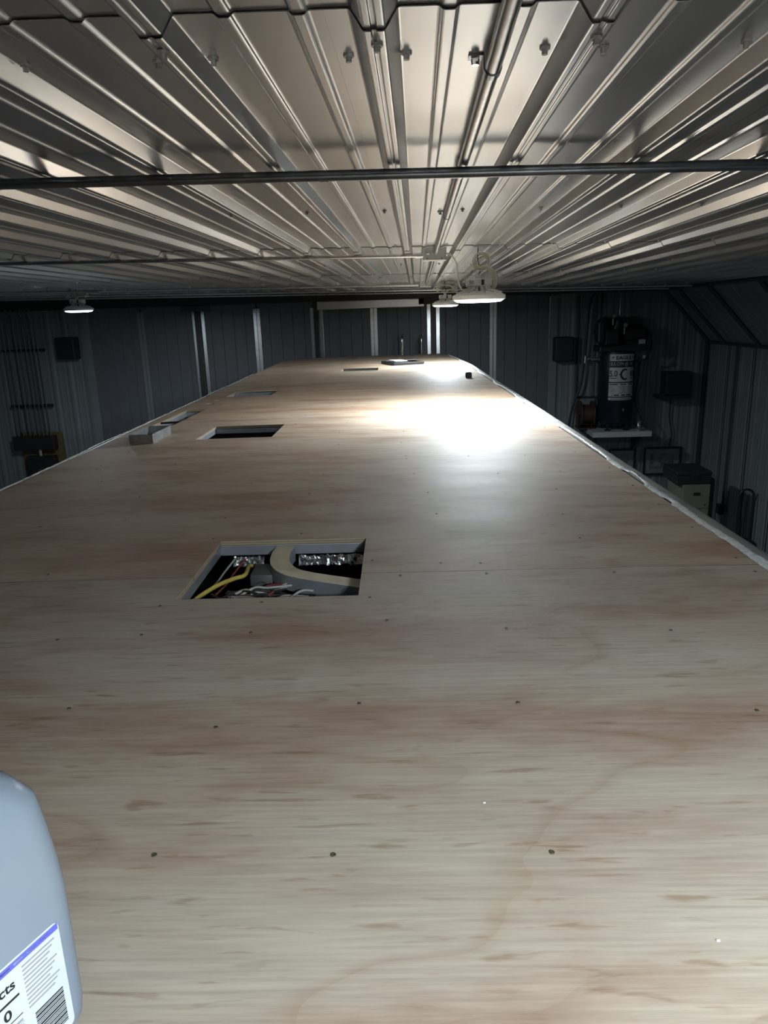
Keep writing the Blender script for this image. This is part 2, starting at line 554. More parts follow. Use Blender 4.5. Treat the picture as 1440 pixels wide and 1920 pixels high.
# ribs must face the room: panel depth is along -az
ribbed_wall('wall_far_left', (DX0, YF, 0), (-1, 0, 0), DX0 - XL, cz(XL) - 0.0, M_wall)
ribbed_wall('wall_far_right', (XR, YF, 0), (-1, 0, 0), XR - DX1, 4.33, M_wall)
ribbed_wall('wall_right', (XR, 0.2, 0), (0, 1, 0), YF - 0.2, SLZ, M_wall)
tag(MB().box(XL - .1, XL, YB, YF, 0, 4.6).build('wall_left', M_wall), kind='structure')
tag(MB().box(XL, XR, YB - .1, YB, 0, 4.6).build('wall_back', M_wall), kind='structure')
tag(MB().box(XR + .02, XR + .1, YB, YF, 0, 4.3).build('wall_right_backing', M_wall), kind='structure')
tag(MB().box(XL, XR, YF + .06, YF + .16, 0, 4.6).build('wall_far_backing', M_dark), kind='structure')
# corner trims
tag(MB().box(XR - .07, XR - .03, YF - .09, YF - .02, 0, SLZ).build('trim_1', M_dark), kind='structure')
_t = MB(); _t.tube([(XR - .03, 3.0, SLZ - .02), (XR - .03, YF, SLZ - .02)], .03, n=6)
tag(_t.build('trim_2', M_dark), kind='structure')
_t = MB(); _t.tube([(XS, 3.0, cz(XS) - .045), (XS, YF, cz(XS) - .045)], .03, n=6)
tag(_t.build('trim_3', M_dark), kind='structure')
_t = MB(); _t.tube([(XS, YF - .05, cz(XS) - .03), (XR - .04, YF - .05, SLZ)], .03, n=6)
tag(_t.build('trim_4', M_dark), kind='structure')
tag(MB().box(DX1 - .02, DX1 + .12, YF - .045, YF + .02, 0, 4.2).build('trim_5', M_wall), kind='structure')
tag(MB().box(DX0 - .12, DX0 + .02, YF - .045, YF + .02, 0, 4.3).build('trim_6', M_wall), kind='structure')

# --- big sliding door across the far wall
door = tag(empty('door_1', (0, YF, 0)), kind='structure')
bx = [-5.79, -4.84, -3.817, -2.785, -1.734, -0.74, 0.288, 1.317, 2.293]
DTOP = 4.26
for i in range(8):
    a, b = bx[i] + 0.012, bx[i + 1] - 0.012
    ng = 5
    prof = [(a, 0.0)]
    for g in range(1, ng):
        xg = a + (b - a) * g / ng
        prof += [(xg - .005, 0), (xg, .006), (xg + .005, 0)]
    prof.append((b, 0.0))
    mb = MB()
    n = len(prof)
    V = [(x, d, 0.02) for x, d in prof] + [(x, d, DTOP) for x, d in prof]
    V += [(x, 0.05, 0.02) for x, d in prof] + [(x, 0.05, DTOP) for x, d in prof]
    Fs = []
    for k in range(n - 1):
        Fs += [(k, k + 1, n + k + 1, n + k), (2 * n + k, 3 * n + k, 3 * n + k + 1, 2 * n + k + 1), (n + k, n + k + 1, 3 * n + k + 1, 3 * n + k)]
    Fs += [(0, n, 3 * n, 2 * n), (n - 1, 3 * n - 1, 4 * n - 1, 2 * n - 1)]
    mb.add(V, Fs)
    mb.build('door_panel', M_door, door)
for i in (2, 4, 6):                     # black posts flanked by narrow metal strips
    x = bx[i]
    MB().box(x - .043, x + .043, -0.10, 0.03, 0.0, DTOP - .02).build('post', M_black, door)
    for s in (-1, 1):
        MB().box(x + s * .078 - .032, x + s * .078 + .032, -0.022, 0.0, 2.0, DTOP - .12, bev=.004).build('metal_strip', M_alu, door)
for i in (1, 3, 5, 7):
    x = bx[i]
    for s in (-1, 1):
        MB().box(x + s * .031 - .029, x + s * .031 + .029, -0.024, 0.0, 2.0, DTOP - .10, bev=.004).build('metal_strip', M_alu if i > 1 else M_wall, door)  # leftmost pair painted wall grey to look like the same aluminium unlit
MB().box(bx[8] - .03, bx[8] - .012, -0.06, -0.045, 3.3, 4.2).build('edge_strip', M_alu, door)
MB().box(-1.70, 0.13, -0.16, -0.10, 4.10, 4.235, bev=.006).build('header_plate', M_alu, door)
for x in (bx[2], bx[6]):
    MB().box(x - .25, x + .25, -0.16, -0.10, 4.14, 4.23).build('roller_bracket', M_dark, door)
MB().box(XL, XR - .9, -0.22, 0.03, 4.235, 4.50).build('track_cover', M_black, door)

# ------------------------------------------------------------------ camper with bare plywood roof
RVA = math.radians(1.6)
ROOF = 3.35
rv = tag(empty('camper', (0, 0, 0), RVA),
         'long camper under repair with bare plywood roof, open vent holes and metal edge trim', 'camper')
VN, VFAR = -0.35, 12.45
def uL(v):
    u = -1.605 - 0.021 * max(0.0, v - 2.8)
    if v > 11.4: u += 0.16 * ((v - 11.4) / 1.05) ** 1.6
    return u
def uR(v):
    u = 0.885
    if v > 9.3: u -= 0.07 * ((v - 9.3) / 2.0)
    if v > 11.3: u -= 0.10 * ((v - 11.3) / 1.15) ** 1.5
    return u
def rz_(u, v):
    e = (u + 0.36) / 1.26
    z = ROOF - (0.016 if e < 0 else 0.002) * e * e * abs(e)
    if v > 11.6: z -= 0.02 * ((v - 11.6) / 0.85) ** 2
    return z
TH = 0.014
HOLES = [(-0.525, -0.102, 1.563, 2.010), (-1.117, -0.695, 3.93, 4.41), (-1.575, -1.43, 4.59, 5.40),
         (-1.48, -1.085, 6.25, 6.72), (-0.663, -0.228, 8.74, 9.16)]
PIPEH = [(-1.490, 5.77, 0.034), (-1.484, 5.995, 0.034)]
def frange(a, b, st):
    n = max(1, int(round((b - a) / st)))
    return [a + (b - a) * i / n for i in range(n + 1)]
def roof_sheet(v0, v1):
    holes = [(a, b, max(c, v0), min(d, v1)) for a, b, c, d in HOLES if c < v1 and d > v0]
    pipes = [(u - .045, u + .045, v - .045, v + .045, u, v, r) for u, v, r in PIPEH if v0 < v < v1]
    ub = {-99.0, 99.0}; vb = set()
    for u in frange(-1.40, 0.70, 0.15): ub.add(round(u, 4))
    for v in frange(v0, v1, 0.18): vb.add(round(v, 4))
    for h in holes + [p[:4] for p in pipes]:
        ub |= {h[0], h[1]}; vb |= {h[2], h[3]}
    def thin(S, keep):
        S = sorted(S); out = []
        for s in S:
            if s in keep or not any(abs(s - k) < 0.03 for k in keep): out.append(s)
        return out
    ku = {-99.0, 99.0} | {x for h in holes + [p[:4] for p in pipes] for x in h[:2]}
    kv = {round(v0, 4), round(v1, 4)} | {x for h in holes + [p[:4] for p in pipes] for x in h[2:4]}
    ub, vb = thin(ub, ku), thin(vb, kv)
    def pos(i, j, dn):
        v = vb[j]; u = ub[i]
        if u == -99.0: u = uL(v)
        if u == 99.0: u = uR(v)
        return (u, v, rz_(u, v) - dn)
    cells = {}
    for i in range(len(ub) - 1):
        for j in range(len(vb) - 1):
            cu = (max(ub[i], -1.7) + min(ub[i + 1], .9)) / 2; cv = (vb[j] + vb[j + 1]) / 2
            cells[i, j] = not any(h[0] < cu < h[1] and h[2] < cv < h[3] for h in holes + [p[:4] for p in pipes])
    ids = {}; V = []
    def vid(i, j, b):
        if (i, j, b) not in ids:
            ids[i, j, b] = len(V); V.append(pos(i, j, TH if b else 0))
        return ids[i, j, b]
    Fs, mi = [], []
    nv = len(vb) - 1
    for (i, j), on in cells.items():
        if not on: continue
        c = [(i, j), (i + 1, j), (i + 1, j + 1), (i, j + 1)]
        Fs.append(tuple(vid(*p, 0) for p in c)); mi.append(0)
        Fs.append(tuple(vid(*p, 1) for p in reversed(c))); mi.append(1)
        for k, nb in enumerate(((i, j - 1), (i + 1, j), (i, j + 1), (i - 1, j))):
            if not cells.get(nb, False):
                a, b = c[k], c[(k + 1) % 4]
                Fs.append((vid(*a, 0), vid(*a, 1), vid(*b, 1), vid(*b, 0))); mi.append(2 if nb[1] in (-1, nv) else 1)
    mb = MB(); mb.v = V; mb.f = Fs; mb.mi = mi
    for (a, b, c, d, pu, pv, r) in pipes:     # square patch with a round hole
        n = 24
        ring_o, ring_i, ring_b = [], [], []
        for k in range(n):
            t = 2 * math.pi * k / n
            ct, st = math.cos(t), math.sin(t)
            q = 0.045 / max(abs(ct), abs(st))
            for lst, rad, dn in ((ring_o, q, 0), (ring_i, r, 0), (ring_b, r, TH)):
                x, y = pu + rad * ct, pv + rad * st
                lst.append((x, y, rz_(x, y) - dn))
        F1 = [(k, (k + 1) % n, n + (k + 1) % n, n + k) for k in range(n)]
        F2 = [(n + k, n + (k + 1) % n, 2 * n + (k + 1) % n, 2 * n + k) for k in range(n)]
        mb.add(ring_o + ring_i + ring_b, F1 + F2)
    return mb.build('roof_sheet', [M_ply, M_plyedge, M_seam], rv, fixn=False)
SEAMS = [VN, 0.19, 1.712, 3.24, 4.77, 6.20, 7.75, 9.30, 10.9, VFAR]
sheets = []
SHEET_TINT = [(.99, 1, 1), (.99, .99, .99), (1.03, .97, .91), (1.01, .96, .91), (1.06, .95, .85), (1.04, .95, .86), (.98, .93, .87), (1.02, .95, .86), (.92, .90, .87)]
for q, (a, b) in enumerate(zip(SEAMS[:-1], SEAMS[1:])):
    sheets.append((a, b, roof_sheet(a + 0.0014, b - 0.0014)))
    sheets[-1][2].location.z = -0.0003 * q
    sheets[-1][2].color = (*SHEET_TINT[q], 1)
# screws in the sheets
mbs = MB(); mbs.lathe([(0.0, 0.0004), (0.0022, 0.0004), (0.003, 0.0009), (0.0042, 0.0010), (0.0048, 0.0), (0.0048, -0.001)], n=9)
mbs.v = [(x * .78, y * .78, z) for x, y, z in mbs.v]
me_screw = mbs.mesh('wood_screw', M_screw, smooth=40)
SC = [(-.308,.733),(-.091,.729),(.169,.728),(-.301,1.015),(-.077,1.079),(.185,1.072),(.556,1.035),(-.71,1.357),(-.541,1.371),
      (-.314,1.37),(-.035,1.417),(.209,1.363),(.531,1.339),(-.565,1.081),(-.551,1.526),(-.321,1.534),(-.005,1.69),(.1,1.776),
      (.202,1.769),(.208,1.69),(.503,1.961),(.518,1.678),(.511,2.217),(.845,2.309),(.848,2.042),(.85,1.765),(.85,1.662),
      (.563,2.554),(.643,2.85),(.1,2.549),(.115,2.255),(-.333,2.58),(-.298,2.072),(-.572,2.269),(-.969,2.609),(-.9,2.268),
      (-1.234,2.913),(-.581,2.767),(-.314,2.911),(.058,2.874),(.393,2.842),(.845,2.58),(.85,2.895),(-.555,2.039),(-.078,1.81),
      (-.075,1.548),(-1.167,2.236),(-.919,1.762),(.52,.80),(-.60,.78)]
for v in (3.21, 3.27, 3.62, 4.02, 4.42, 4.80, 5.2, 5.6, 6.0, 6.6, 7.0, 7.4):
    for u in (-1.35, -1.0, -.6, -.28, .06, .36, .6, .84):
        if random.random() < (0.75 if v < 5 else .5):
            SC.append((u + random.uniform(-.05, .0), v + random.uniform(-.02, .02)))
for (u, v) in SC:
    if any(a - .02 < u < b + .02 and c - .02 < v < d + .02 for a, b, c, d in HOLES): continue
    for a, b, o in sheets:
        if a < v < b:
            inst('screw', me_screw, o, (u, v, rz_(u, v)))
# little wood chips and specks of white filler
for (u, v) in ((.10, .82), (.31, .60)):
    MB().box(-.0018, .0018, -.001, .001, 0, .001).build('filler_speck', M_paper, sheets[1][2], loc=(u, v, rz_(u, v)))

# cavity under the roof, rafters and frames round the holes
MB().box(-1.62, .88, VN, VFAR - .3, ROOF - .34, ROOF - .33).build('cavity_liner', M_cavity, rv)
for (a, b, c, d) in HOLES:
    z1 = min(rz_(a, c), rz_(b, d)) - TH - .002
    hh = .030 if a > -1.5 else .05
    MB().box(a - .03, b + .03, d + .004, d + .03, z1 - hh, z1, bev=.002).build('frame_channel', M_channel, rv)
    MB().box(a - .03, b + .03, c - .03, c - .004, z1 - hh, z1, bev=.002).build('frame_channel', M_channel, rv)
    MB().box(a - .03, a - .004, c, d, z1 - hh, z1, bev=.002).build('frame_channel', M_channel, rv)
    MB().box(b + .004, b + .03, c, d, z1 - hh, z1, bev=.002).build('frame_channel', M_channel, rv)
MB().box(-1.117 - .03, -.695 + .03, 4.03, 4.10, ROOF - .075, ROOF - .045, bev=.002).build('cross_channel', M_alu, rv)

# side walls, rounded edge trim, sealant
def edge_strip(name, mat, prof, side, v0, v1, st=.25, smooth=50):
    mb = MB(); vsn = frange(v0, v1, st); n = len(prof); V = []
    for v in vsn:
        base = uR(v) if side > 0 else uL(v)
        zb = rz_(base, v)
        for (o, z) in prof: V.append((base + side * o, v, zb + z))
    Fs = [(k * n + i, k * n + i + 1, (k + 1) * n + i + 1, (k + 1) * n + i) for k in range(len(vsn) - 1) for i in range(n - 1)]
    mb.add(V, Fs)
    return mb.build(name, mat, rv, smooth=smooth)
TRP = [(.009, -.030), (.009, -.001), (.030, .001), (.052, -.001), (.068, -.008), (.080, -.022), (.086, -.045), (.087, -.09), (.083, -.09)]
TRL = [(.010, -.030), (.010, -.006), (.022, -.005), (.034, -.010), (.044, -.020), (.050, -.036), (.052, -.09), (.048, -.09)]
edge_strip('edge_trim', M_trim, TRP, 1, VN, VFAR)
edge_strip('edge_trim', M_trim, TRL, -1, VN, VFAR)
for side in (1, -1):
    mb = MB(); vsn = frange(VN, VFAR, .5); V = []
    for v in vsn:
        base = (uR(v) + .082) if side > 0 else (uL(v) - .046)
        for o in (0, -.03 * side):
            for z in (0.0, 3.30): V.append((base + o, v, z))
    Fs = []
    for k in range(len(vsn) - 1):
        q, w = k * 4, (k + 1) * 4
        Fs += [(q, w, w + 1, q + 1), (q + 2, q + 3, w + 3, w + 2), (q + 1, w + 1, w + 3, q + 3)]
    Fs += [(0, 1, 3, 2), (4 * (len(vsn) - 1), 4 * (len(vsn) - 1) + 2, 4 * (len(vsn) - 1) + 3, 4 * (len(vsn) - 1) + 1)]
    mb.add(V, Fs)
    mb.build('side_wall', M_body, rv)
MB().box(uL(VFAR) + .02, uR(VFAR) - .02, VFAR - .04, VFAR, 0.0, ROOF - .07).build('end_wall', M_body, rv)
MB().box(uL(VN) + .02, uR(VN) - .02, VN, VN + .04, 0.0, ROOF - .05).build('end_wall', M_body, rv)
mbx = MB(); mbx.box(uL(VFAR) + .03, uR(VFAR) - .03, VFAR - .03, VFAR + .012, ROOF - .09, ROOF - .035, bev=.006)
mbx.build('end_trim', M_trim, rv)

rs = random.Random(3)
def sealant(side, v0, v1, inner, outer, gapfn, st=.012):
    mb = MB(); vsn = frange(v0, v1, st); V = []
    k1 = k2 = k3 = 0
    for v in vsn:
        base = uR(v) if side > 0 else uL(v)
        k1 = k1 * .7 + rs.uniform(-1, 1) * .3; k2 = k2 * .75 + rs.uniform(-1, 1) * .3; k3 = k3 * .5 + rs.uniform(-1, 1)
        g = gapfn(v)
        i0_ = inner + .007 * k1 + g; o0 = max(i0_ + .003, outer + .008 * k2)
        zb = rz_(base, v)
        for t, h in ((0, .0006), (.15, .0025 + .001 * k3), (.5, .0042 + .0016 * k3), (.82, .003), (1, .0002)):
            V.append((base + side * (i0_ + (o0 - i0_) * t), v, zb + h))
    Fs = [(k * 5 + i, k * 5 + i + 1, (k + 1) * 5 + i + 1, (k + 1) * 5 + i) for k in range(len(vsn) - 1) for i in range(4)]
    mb.add(V, Fs)
    return mb.build('sealant_strip', M_seal, rv, smooth=60)
def gapR(v):
    g = 0
    for c, w, h in ((1.60, .05, .02), (2.35, .04, .012), (2.72, .14, .02), (3.55, .5, .02), (4.9, .3, .03), (6.0, .5, .028), (7.3, .5, .03), (8.4, .3, .02), (9.6, .4, .03), (10.6, .4, .03)):
        if abs(v - c) < w: g = max(g, h * (1 - (abs(v - c) / w) ** 2) ** .5)
    return g
sealant(1, VN, 11.6, -.003, .026, gapR)
def gapL(v):
    g = 0
    for c, w, h in ((4.0, .35, .018), (6.9, .5, .018), (8.6, .5, .015)):
        if abs(v - c) < w: g = max(g, h * (1 - (abs(v - c) / w) ** 2) ** .5)
    return g
sealant(-1, VN, 9.0, .004, .018, gapL)

# ladder rails hooked over the far end
lad = empty('ladder', (0, 0, 0), parent=rv)
for u in (.094, .415):
    pts = [(u, 12.20, ROOF - .02), (u, 12.20, ROOF + .20), (u + .002, 12.22, ROOF + .262), (u + .008, 12.30, ROOF + .298), (u + .014, 12.42, ROOF + .29),
           (u + .016, 12.52, ROOF + .24), (u + .016, 12.555, ROOF + .12), (u + .016, 12.56, 1.2)]
    MB().tube(smooth_path(pts, 6), .0135, n=12).build('rail', M_chrome, lad, smooth=50)
    mb = MB(); mb.lathe([(0, .008), (.035, .008), (.04, 0), (.04, -.006), (0, -.006)], c=(u, 12.20, rz_(u, 12.2) + .004), n=16)
    mb.build('rail_foot', M_chrome, lad, smooth=40)
for z in (2.9, 2.6, 2.3, 2.0, 1.7, 1.4):
    MB().tube([(.10, 12.56, z), (.44, 12.56, z)], .011, n=8).build('rung', M_chrome, lad, smooth=50)

def W(u, v, z=0.0):
    c, s = math.cos(RVA), math.sin(RVA)
    return Vector((c * u - s * v, s * u + c * v, z))

# --- what lies inside the nearest opening
def thing_mesh(mb, name, mats, loc, rz, label, cat, group=None, smooth=None):
    o = mb.build(name, mats, smooth=smooth, loc=loc)
    o.rotation_euler = (0, 0, rz)
    return tag(o, label, cat, group)
hc = W(-.31, 1.79, ROOF)
def hl(u, v, z): return (u + .31, v - 1.79, z)
# bent flat tube: cream top, grey sides
path = smooth_path([hl(-.336, 2.012, -.020), hl(-.344, 1.965, -.026), hl(-.338, 1.905, -.034), hl(-.305, 1.850, -.039), hl(-.25, 1.812, -.040), hl(-.18, 1.778, -.040), hl(-.085, 1.735, -.040)], 6)
mb = MB(); V = []
for i, p in enumerate(path):
    t = (path[min(i + 1, len(path) - 1)] - path[max(i - 1, 0)]).normalized()
    s = Vector((t.y, -t.x, 0)).normalized()
    w, h = .027, .042
    V += [p - s * w, p + s * w, p + s * w - Vector((0, 0, h)), p - s * w - Vector((0, 0, h))]
Fs = []; mis = []
for i in range(len(path) - 1):
    for k in range(4):
        k2 = (k + 1) % 4
        Fs.append((i * 4 + k, i * 4 + k2, (i + 1) * 4 + k2, (i + 1) * 4 + k)); mis.append(0 if k == 0 else 1)
mb.add(V, Fs); mb.mi = mis
thing_mesh(mb, 'bent_tube', [M_cream, M_channel], hc, RVA, 'bent square tube with cream top inside the nearest roof opening', 'tube')
def wire(pts, r, mat, label, name='wire', group=None):
    mb = MB(); mb.tube(smooth_path([hl(*p) for p in pts], 6), r, n=7)
    thing_mesh(mb, name, mat, hc, RVA, label, 'wire', group, smooth=60)
wire([(-.535, 1.70, -.066), (-.524, 1.745, -.065), (-.493, 1.819, -.063), (-.460, 1.866, -.063), (-.436, 1.890, -.062), (-.440, 1.97, -.064), (-.436, 2.0, -.075)], .006, M_yellow,
     'yellow wire curving through the nearest roof opening')
g = 'loose wires in the nearest roof opening'
for i in range(14):
    u0 = -.52 + rs.uniform(0, .16); v0 = 1.72 + rs.uniform(0, .08)
    pts = [(u0, v0, -.072)]
    for k in range(4):
        u0 += rs.uniform(.02, .065); v0 = min(1.87, max(1.70, v0 + rs.uniform(-.035, .04)))
        pts.append((u0, v0, -.060 - rs.uniform(0, .02)))
    wire(pts, .0035, (M_wirek, M_wirew, M_wirek, M_wirew, M_wirer)[i % 5],
         'thin ' + ('black', 'white', 'black', 'white', 'red')[i % 5] + ' loose wire in the tangle at the bottom of the nearest roof opening', group=g)
for i, (u0, v0) in enumerate(((-.505, 1.93), (-.475, 1.92))):
    wire([(u0 + .02, v0 + .07, -.05), (u0, v0, -.07), (u0 - .005, v0 - .06, -.075), (u0 - .012, v0 - .15, -.07)], .003, (M_wirew, M_wirer)[i],
         ('white', 'red')[i] + ' wire hanging at the left side of the nearest roof opening')
# black plastic housing
mb = MB(); mb.box(-.425 + .31, -.352 + .31, 1.885 - 1.79, 1.985 - 1.79, -.145, -.060, bev=.012)
mb.lathe([(0, 0), (.016, 0), (.02, .004), (.02, -.02)], c=(-.08, .094, -.100), M=Matrix.Rotation(math.radians(90), 4, 'X'), n=14)
thing_mesh(mb, 'plastic_housing', M_housing, hc, RVA, 'dark plastic fan housing among wires in the nearest roof opening', 'housing', smooth=40)
def foil(u0, u1, v, z, label):
    mb = MB(); n = 30; V = []
    for i in range(n + 1):
        u = u0 + (u1 - u0) * i / n + rs.uniform(-.002, .002)
        for k in range(4):
            V.append(hl(u, v + rs.uniform(-.004, .004) - .006 * k, z - .008 * k + rs.uniform(-.003, .003)))
    mb.add(V, [(i * 4 + k, i * 4 + k + 1, (i + 1) * 4 + k + 1, (i + 1) * 4 + k) for i in range(n) for k in range(3)])
    thing_mesh(mb, 'foil_insulation', M_foil, hc, RVA, label, 'foil')
foil(-.49, -.40, 2.004, -.047, 'crumpled foil left of the bent tube in the nearest roof opening')
foil(-.30, -.11, 2.004, -.047, 'crumpled foil right of the bent tube in the nearest roof opening')
# duct glimpsed in the left-hand opening
mb = MB(); mb.tube([(0, -.35, 0), (0, .35, 0)], .07, n=16)
thing_mesh(mb, 'duct_pipe', M_galv, W(-1.50, 4.98, ROOF - .12), RVA, 'grey round duct inside the narrow opening at the left roof edge', 'duct', smooth=40)

# --- things lying on the roof
# open sheet-metal collar
tr = tag(empty('duct_collar', W(-1.392, 4.03, rz_(-1.39, 4.0)), RVA), 'open galvanised sheet-metal duct collar lying near the left roof edge', 'duct collar')
w2, l2, h = .064, .165, .05
for (x0, x1, y0, y1) in ((-w2, w2, -l2, -l2 + .003), (-w2, w2, l2 - .003, l2), (-w2, -w2 + .003, -l2, l2), (w2 - .003, w2, -l2, l2)):
    MB().box(x0, x1, y0, y1, 0, h).build('side', M_galv, tr)
# roof vent frame
vt = tag(empty('vent_frame', W(.075, 9.76, rz_(0, 9.7)), RVA + math.radians(20)), 'black square roof vent lying loose near the far end of the roof', 'vent')
fw, fl = .21, .25
for (x0, x1, y0, y1) in ((-fw, fw, -fl, -fl + .04), (-fw, fw, fl - .04, fl), (-fw, -fw + .04, -fl + .04, fl - .04), (fw - .04, fw, -fl + .04, fl - .04)):
    MB().box(x0, x1, y0, y1, 0, .035, bev=.004).build('frame_bar', M_black, vt)
MB().box(-fw + .04, fw - .04, -fl + .04, fl - .04, .004, .012).build('screen', M_dark, vt)
M1 = Matrix.Rotation(math.radians(8), 4, 'X')
o = MB().box(-.12, .05, -.13, .13, 0, .012, bev=.004).build('lid_liner', M_paper, vt); o.location = (-.02, .03, .037)
o = MB().box(-.05, .09, -.07, .10, 0, .014, bev=.004).build('lid_handle', M_black, vt); o.location = (.08, .02, .040)
# wedge block
mb = MB(); mb.box(-.03, .03, -.03, .03, 0, .048, bev=.006); mb.box(-.022, .022, -.022, .022, .048, .052, bev=.001)
thing_mesh(mb, 'rubber_block', M_blackmatte, W(.712, 7.34, rz_(.71, 7.34)), RVA, 'small black block standing near the right roof edge', 'block')

# ------------------------------------------------------------------ jug in the foreground
JA = math.radians(-23)
jug = tag(empty('plastic_jug', (-.413, .478, ROOF - .001), JA), 'frosted plastic gallon jug with white printed label in the left foreground', 'jug')
def rsq(hw, r, n=6, hy=None):
    hy = hy or hw
    r = min(r, hw, hy)
    P = []
    for (sx, sy, a0) in ((1, 1, 0), (-1, 1, 90), (-1, -1, 180), (1, -1, 270)):
        for k in range(n + 1):
            a = math.radians(a0 + 90 * k / n)
            P.append((sx * (hw - r) + r * math.cos(a), sy * (hy - r) + r * math.sin(a)))
    return P
jp = [(.066, .024, .0), (.075, .028, .004), (.0795, .030, .014), (.080, .028, .03), (.080, .026, .10), (.080, .026, .150), (.079, .027, .175), (.0765, .028, .21), (.073, .028, .24), (.062, .028, .258),
      (.044, .030, .272), (.026, .022, .283), (.021, .019, .29), (.021, .019, .302)]
mb = MB(); rings = [[(x, y, z) for x, y in rsq(hw, r)] for hw, r, z in jp]
n = len(rings[0]); V = [p for rg in rings for p in rg]
Fs = [(k * n + i, k * n + (i + 1) % n, (k + 1) * n + (i + 1) % n, (k + 1) * n + i) for k in range(len(rings) - 1) for i in range(n)]
Fs += [tuple(range(n - 1, -1, -1)), tuple((len(rings) - 1) * n + i for i in range(n))]
mb.add(V, Fs); mb.build('body', M_jug, jug, smooth=60)
mb = MB(); mb.lathe([(0, .322), (.021, .322), (.023, .319), (.023, .298), (.021, .296)], n=24); mb.build('cap', M_labelblue, jug, smooth=40)
mb = MB(); mb.tube(smooth_path([(-.03, 0, .272), (-.06, 0, .275), (-.083, 0, .25), (-.087, 0, .21), (-.077, 0, .17)], 5), .011, n=10); mb.build('handle', M_jug, jug, smooth=60)
# label on the +x face; s runs along local y (far = +y), text reads from -y to +y seen from +x
JX = .0802
lab = MB()
LP = rsq(.065, .006, 4, .0555)
lab.prism([(JX, p[0] - .011, .074 + p[1]) for p in LP], (.0006, 0, 0))
lab_o = lab.build('label', M_labelwhite, jug)
def lbar(y0, y1, z0, z1, mat, name='label_print'):
    MB().box(JX + .0006, JX + .0009, y0, y1, z0, z1).build(name, mat, lab_o)
def ltext(body, y, z, wdt, hgt, mat, bold=0.0):
    V, Fs = text_geo(body, .01, fit=(wdt, hgt), bold=bold)
    mb = MB(); mb.add([(JX + .0009, y + p.x, z + p.y) for p in V], Fs)
    mb.build('lettering', mat, lab_o, fixn=False)
lbar(-.072, .053, .1215, .1275, M_labelblue)
for k in range(9): lbar(-.065 + k * .0125, -.056 + k * .0125, .1235, .1255, M_labelwhite)
ltext('Nutrition Facts', -.070, .104, .078, .0095, M_ink, .0002)
lbar(-.070, .010, .0945, .0965, M_ink)
ltext('Calories', -.070, .080, .035, .008, M_ink, .0002)
ltext('0', -.006, .080, .007, .010, M_ink, .0002)
lbar(-.070, .010, .0755, .0762, M_ink)
for k in range(8):
    z = .069 - k * .0058
    lbar(-.070, .010, z - .0016, z - .0013, M_labelgrey)
    lbar(-.070, -.070 + .03 + .02 * ((k * 7) % 3) / 2, z, z + .0022, M_labelgrey)
    lbar(.001, .009, z, z + .0022, M_labelgrey)
lbar(-.070, .010, .0205, .0217, M_ink)
for k in range(11):
    lbar(.016, .048 - .012 * ((k * 5) % 4) / 4, .1155 - k * .0042, .1168 - k * .0042, M_labelgrey)
z = .028
for k, wv in enumerate((1, 2, 1, 1, 3, 1, 2, 1, 1, 2, 3, 1, 1, 2, 1, 3, 1, 2)):
    if k % 1 == 0: lbar(.020, .048, z, z + wv * .0006, M_ink, 'barcode_bar')
    z += wv * .0006 + .0011

# ------------------------------------------------------------------ ceiling conduits
def conduit(name, pts, r, label, mat=M_emt, group=None, rings=(), ringmat=None):
    root = tag(empty(name, pts[0]), label, 'conduit', group)
    p0 = Vector(pts[0])
    mb = MB(); mb.tube([Vector(p) - p0 for p in pts], r, n=14); mb.build('pipe', mat, root, smooth=50)
    for (c, d, rr, ln) in rings:
        c = Vector(c) - p0; d = Vector(d).normalized()
        mb = MB(); mb.tube([c - d * ln / 2, c + d * ln / 2], rr, n=14); mb.build('coupling', ringmat or mat, root, smooth=50)
    return root
PR = .0135
yp = 2.03
def pz(x, drop): return cz(x) - drop
big = conduit('cross_pipe', [(-8.9, yp + .02, pz(-8.9, .05)), (-.6, yp, pz(-.6, .05)), (4.1, yp - .03, pz(4.1, .052))], PR,
              'thick dull steel pipe running across the ceiling, nearest the camera, with purple tape', M_emtdark)
bo = Vector(big.location)
for nm, xa, xb, mt in (('tape', -.243, -.221, M_purple), ('pipe_marking', -.268, -.246, M_gbox)):
    mb = MB(); mb.tube([Vector((xa, yp, pz(xa, .05))) - bo, Vector((xb, yp, pz(xb, .05))) - bo], PR + .0006, n=14); mb.build(nm, mt, big, smooth=50)
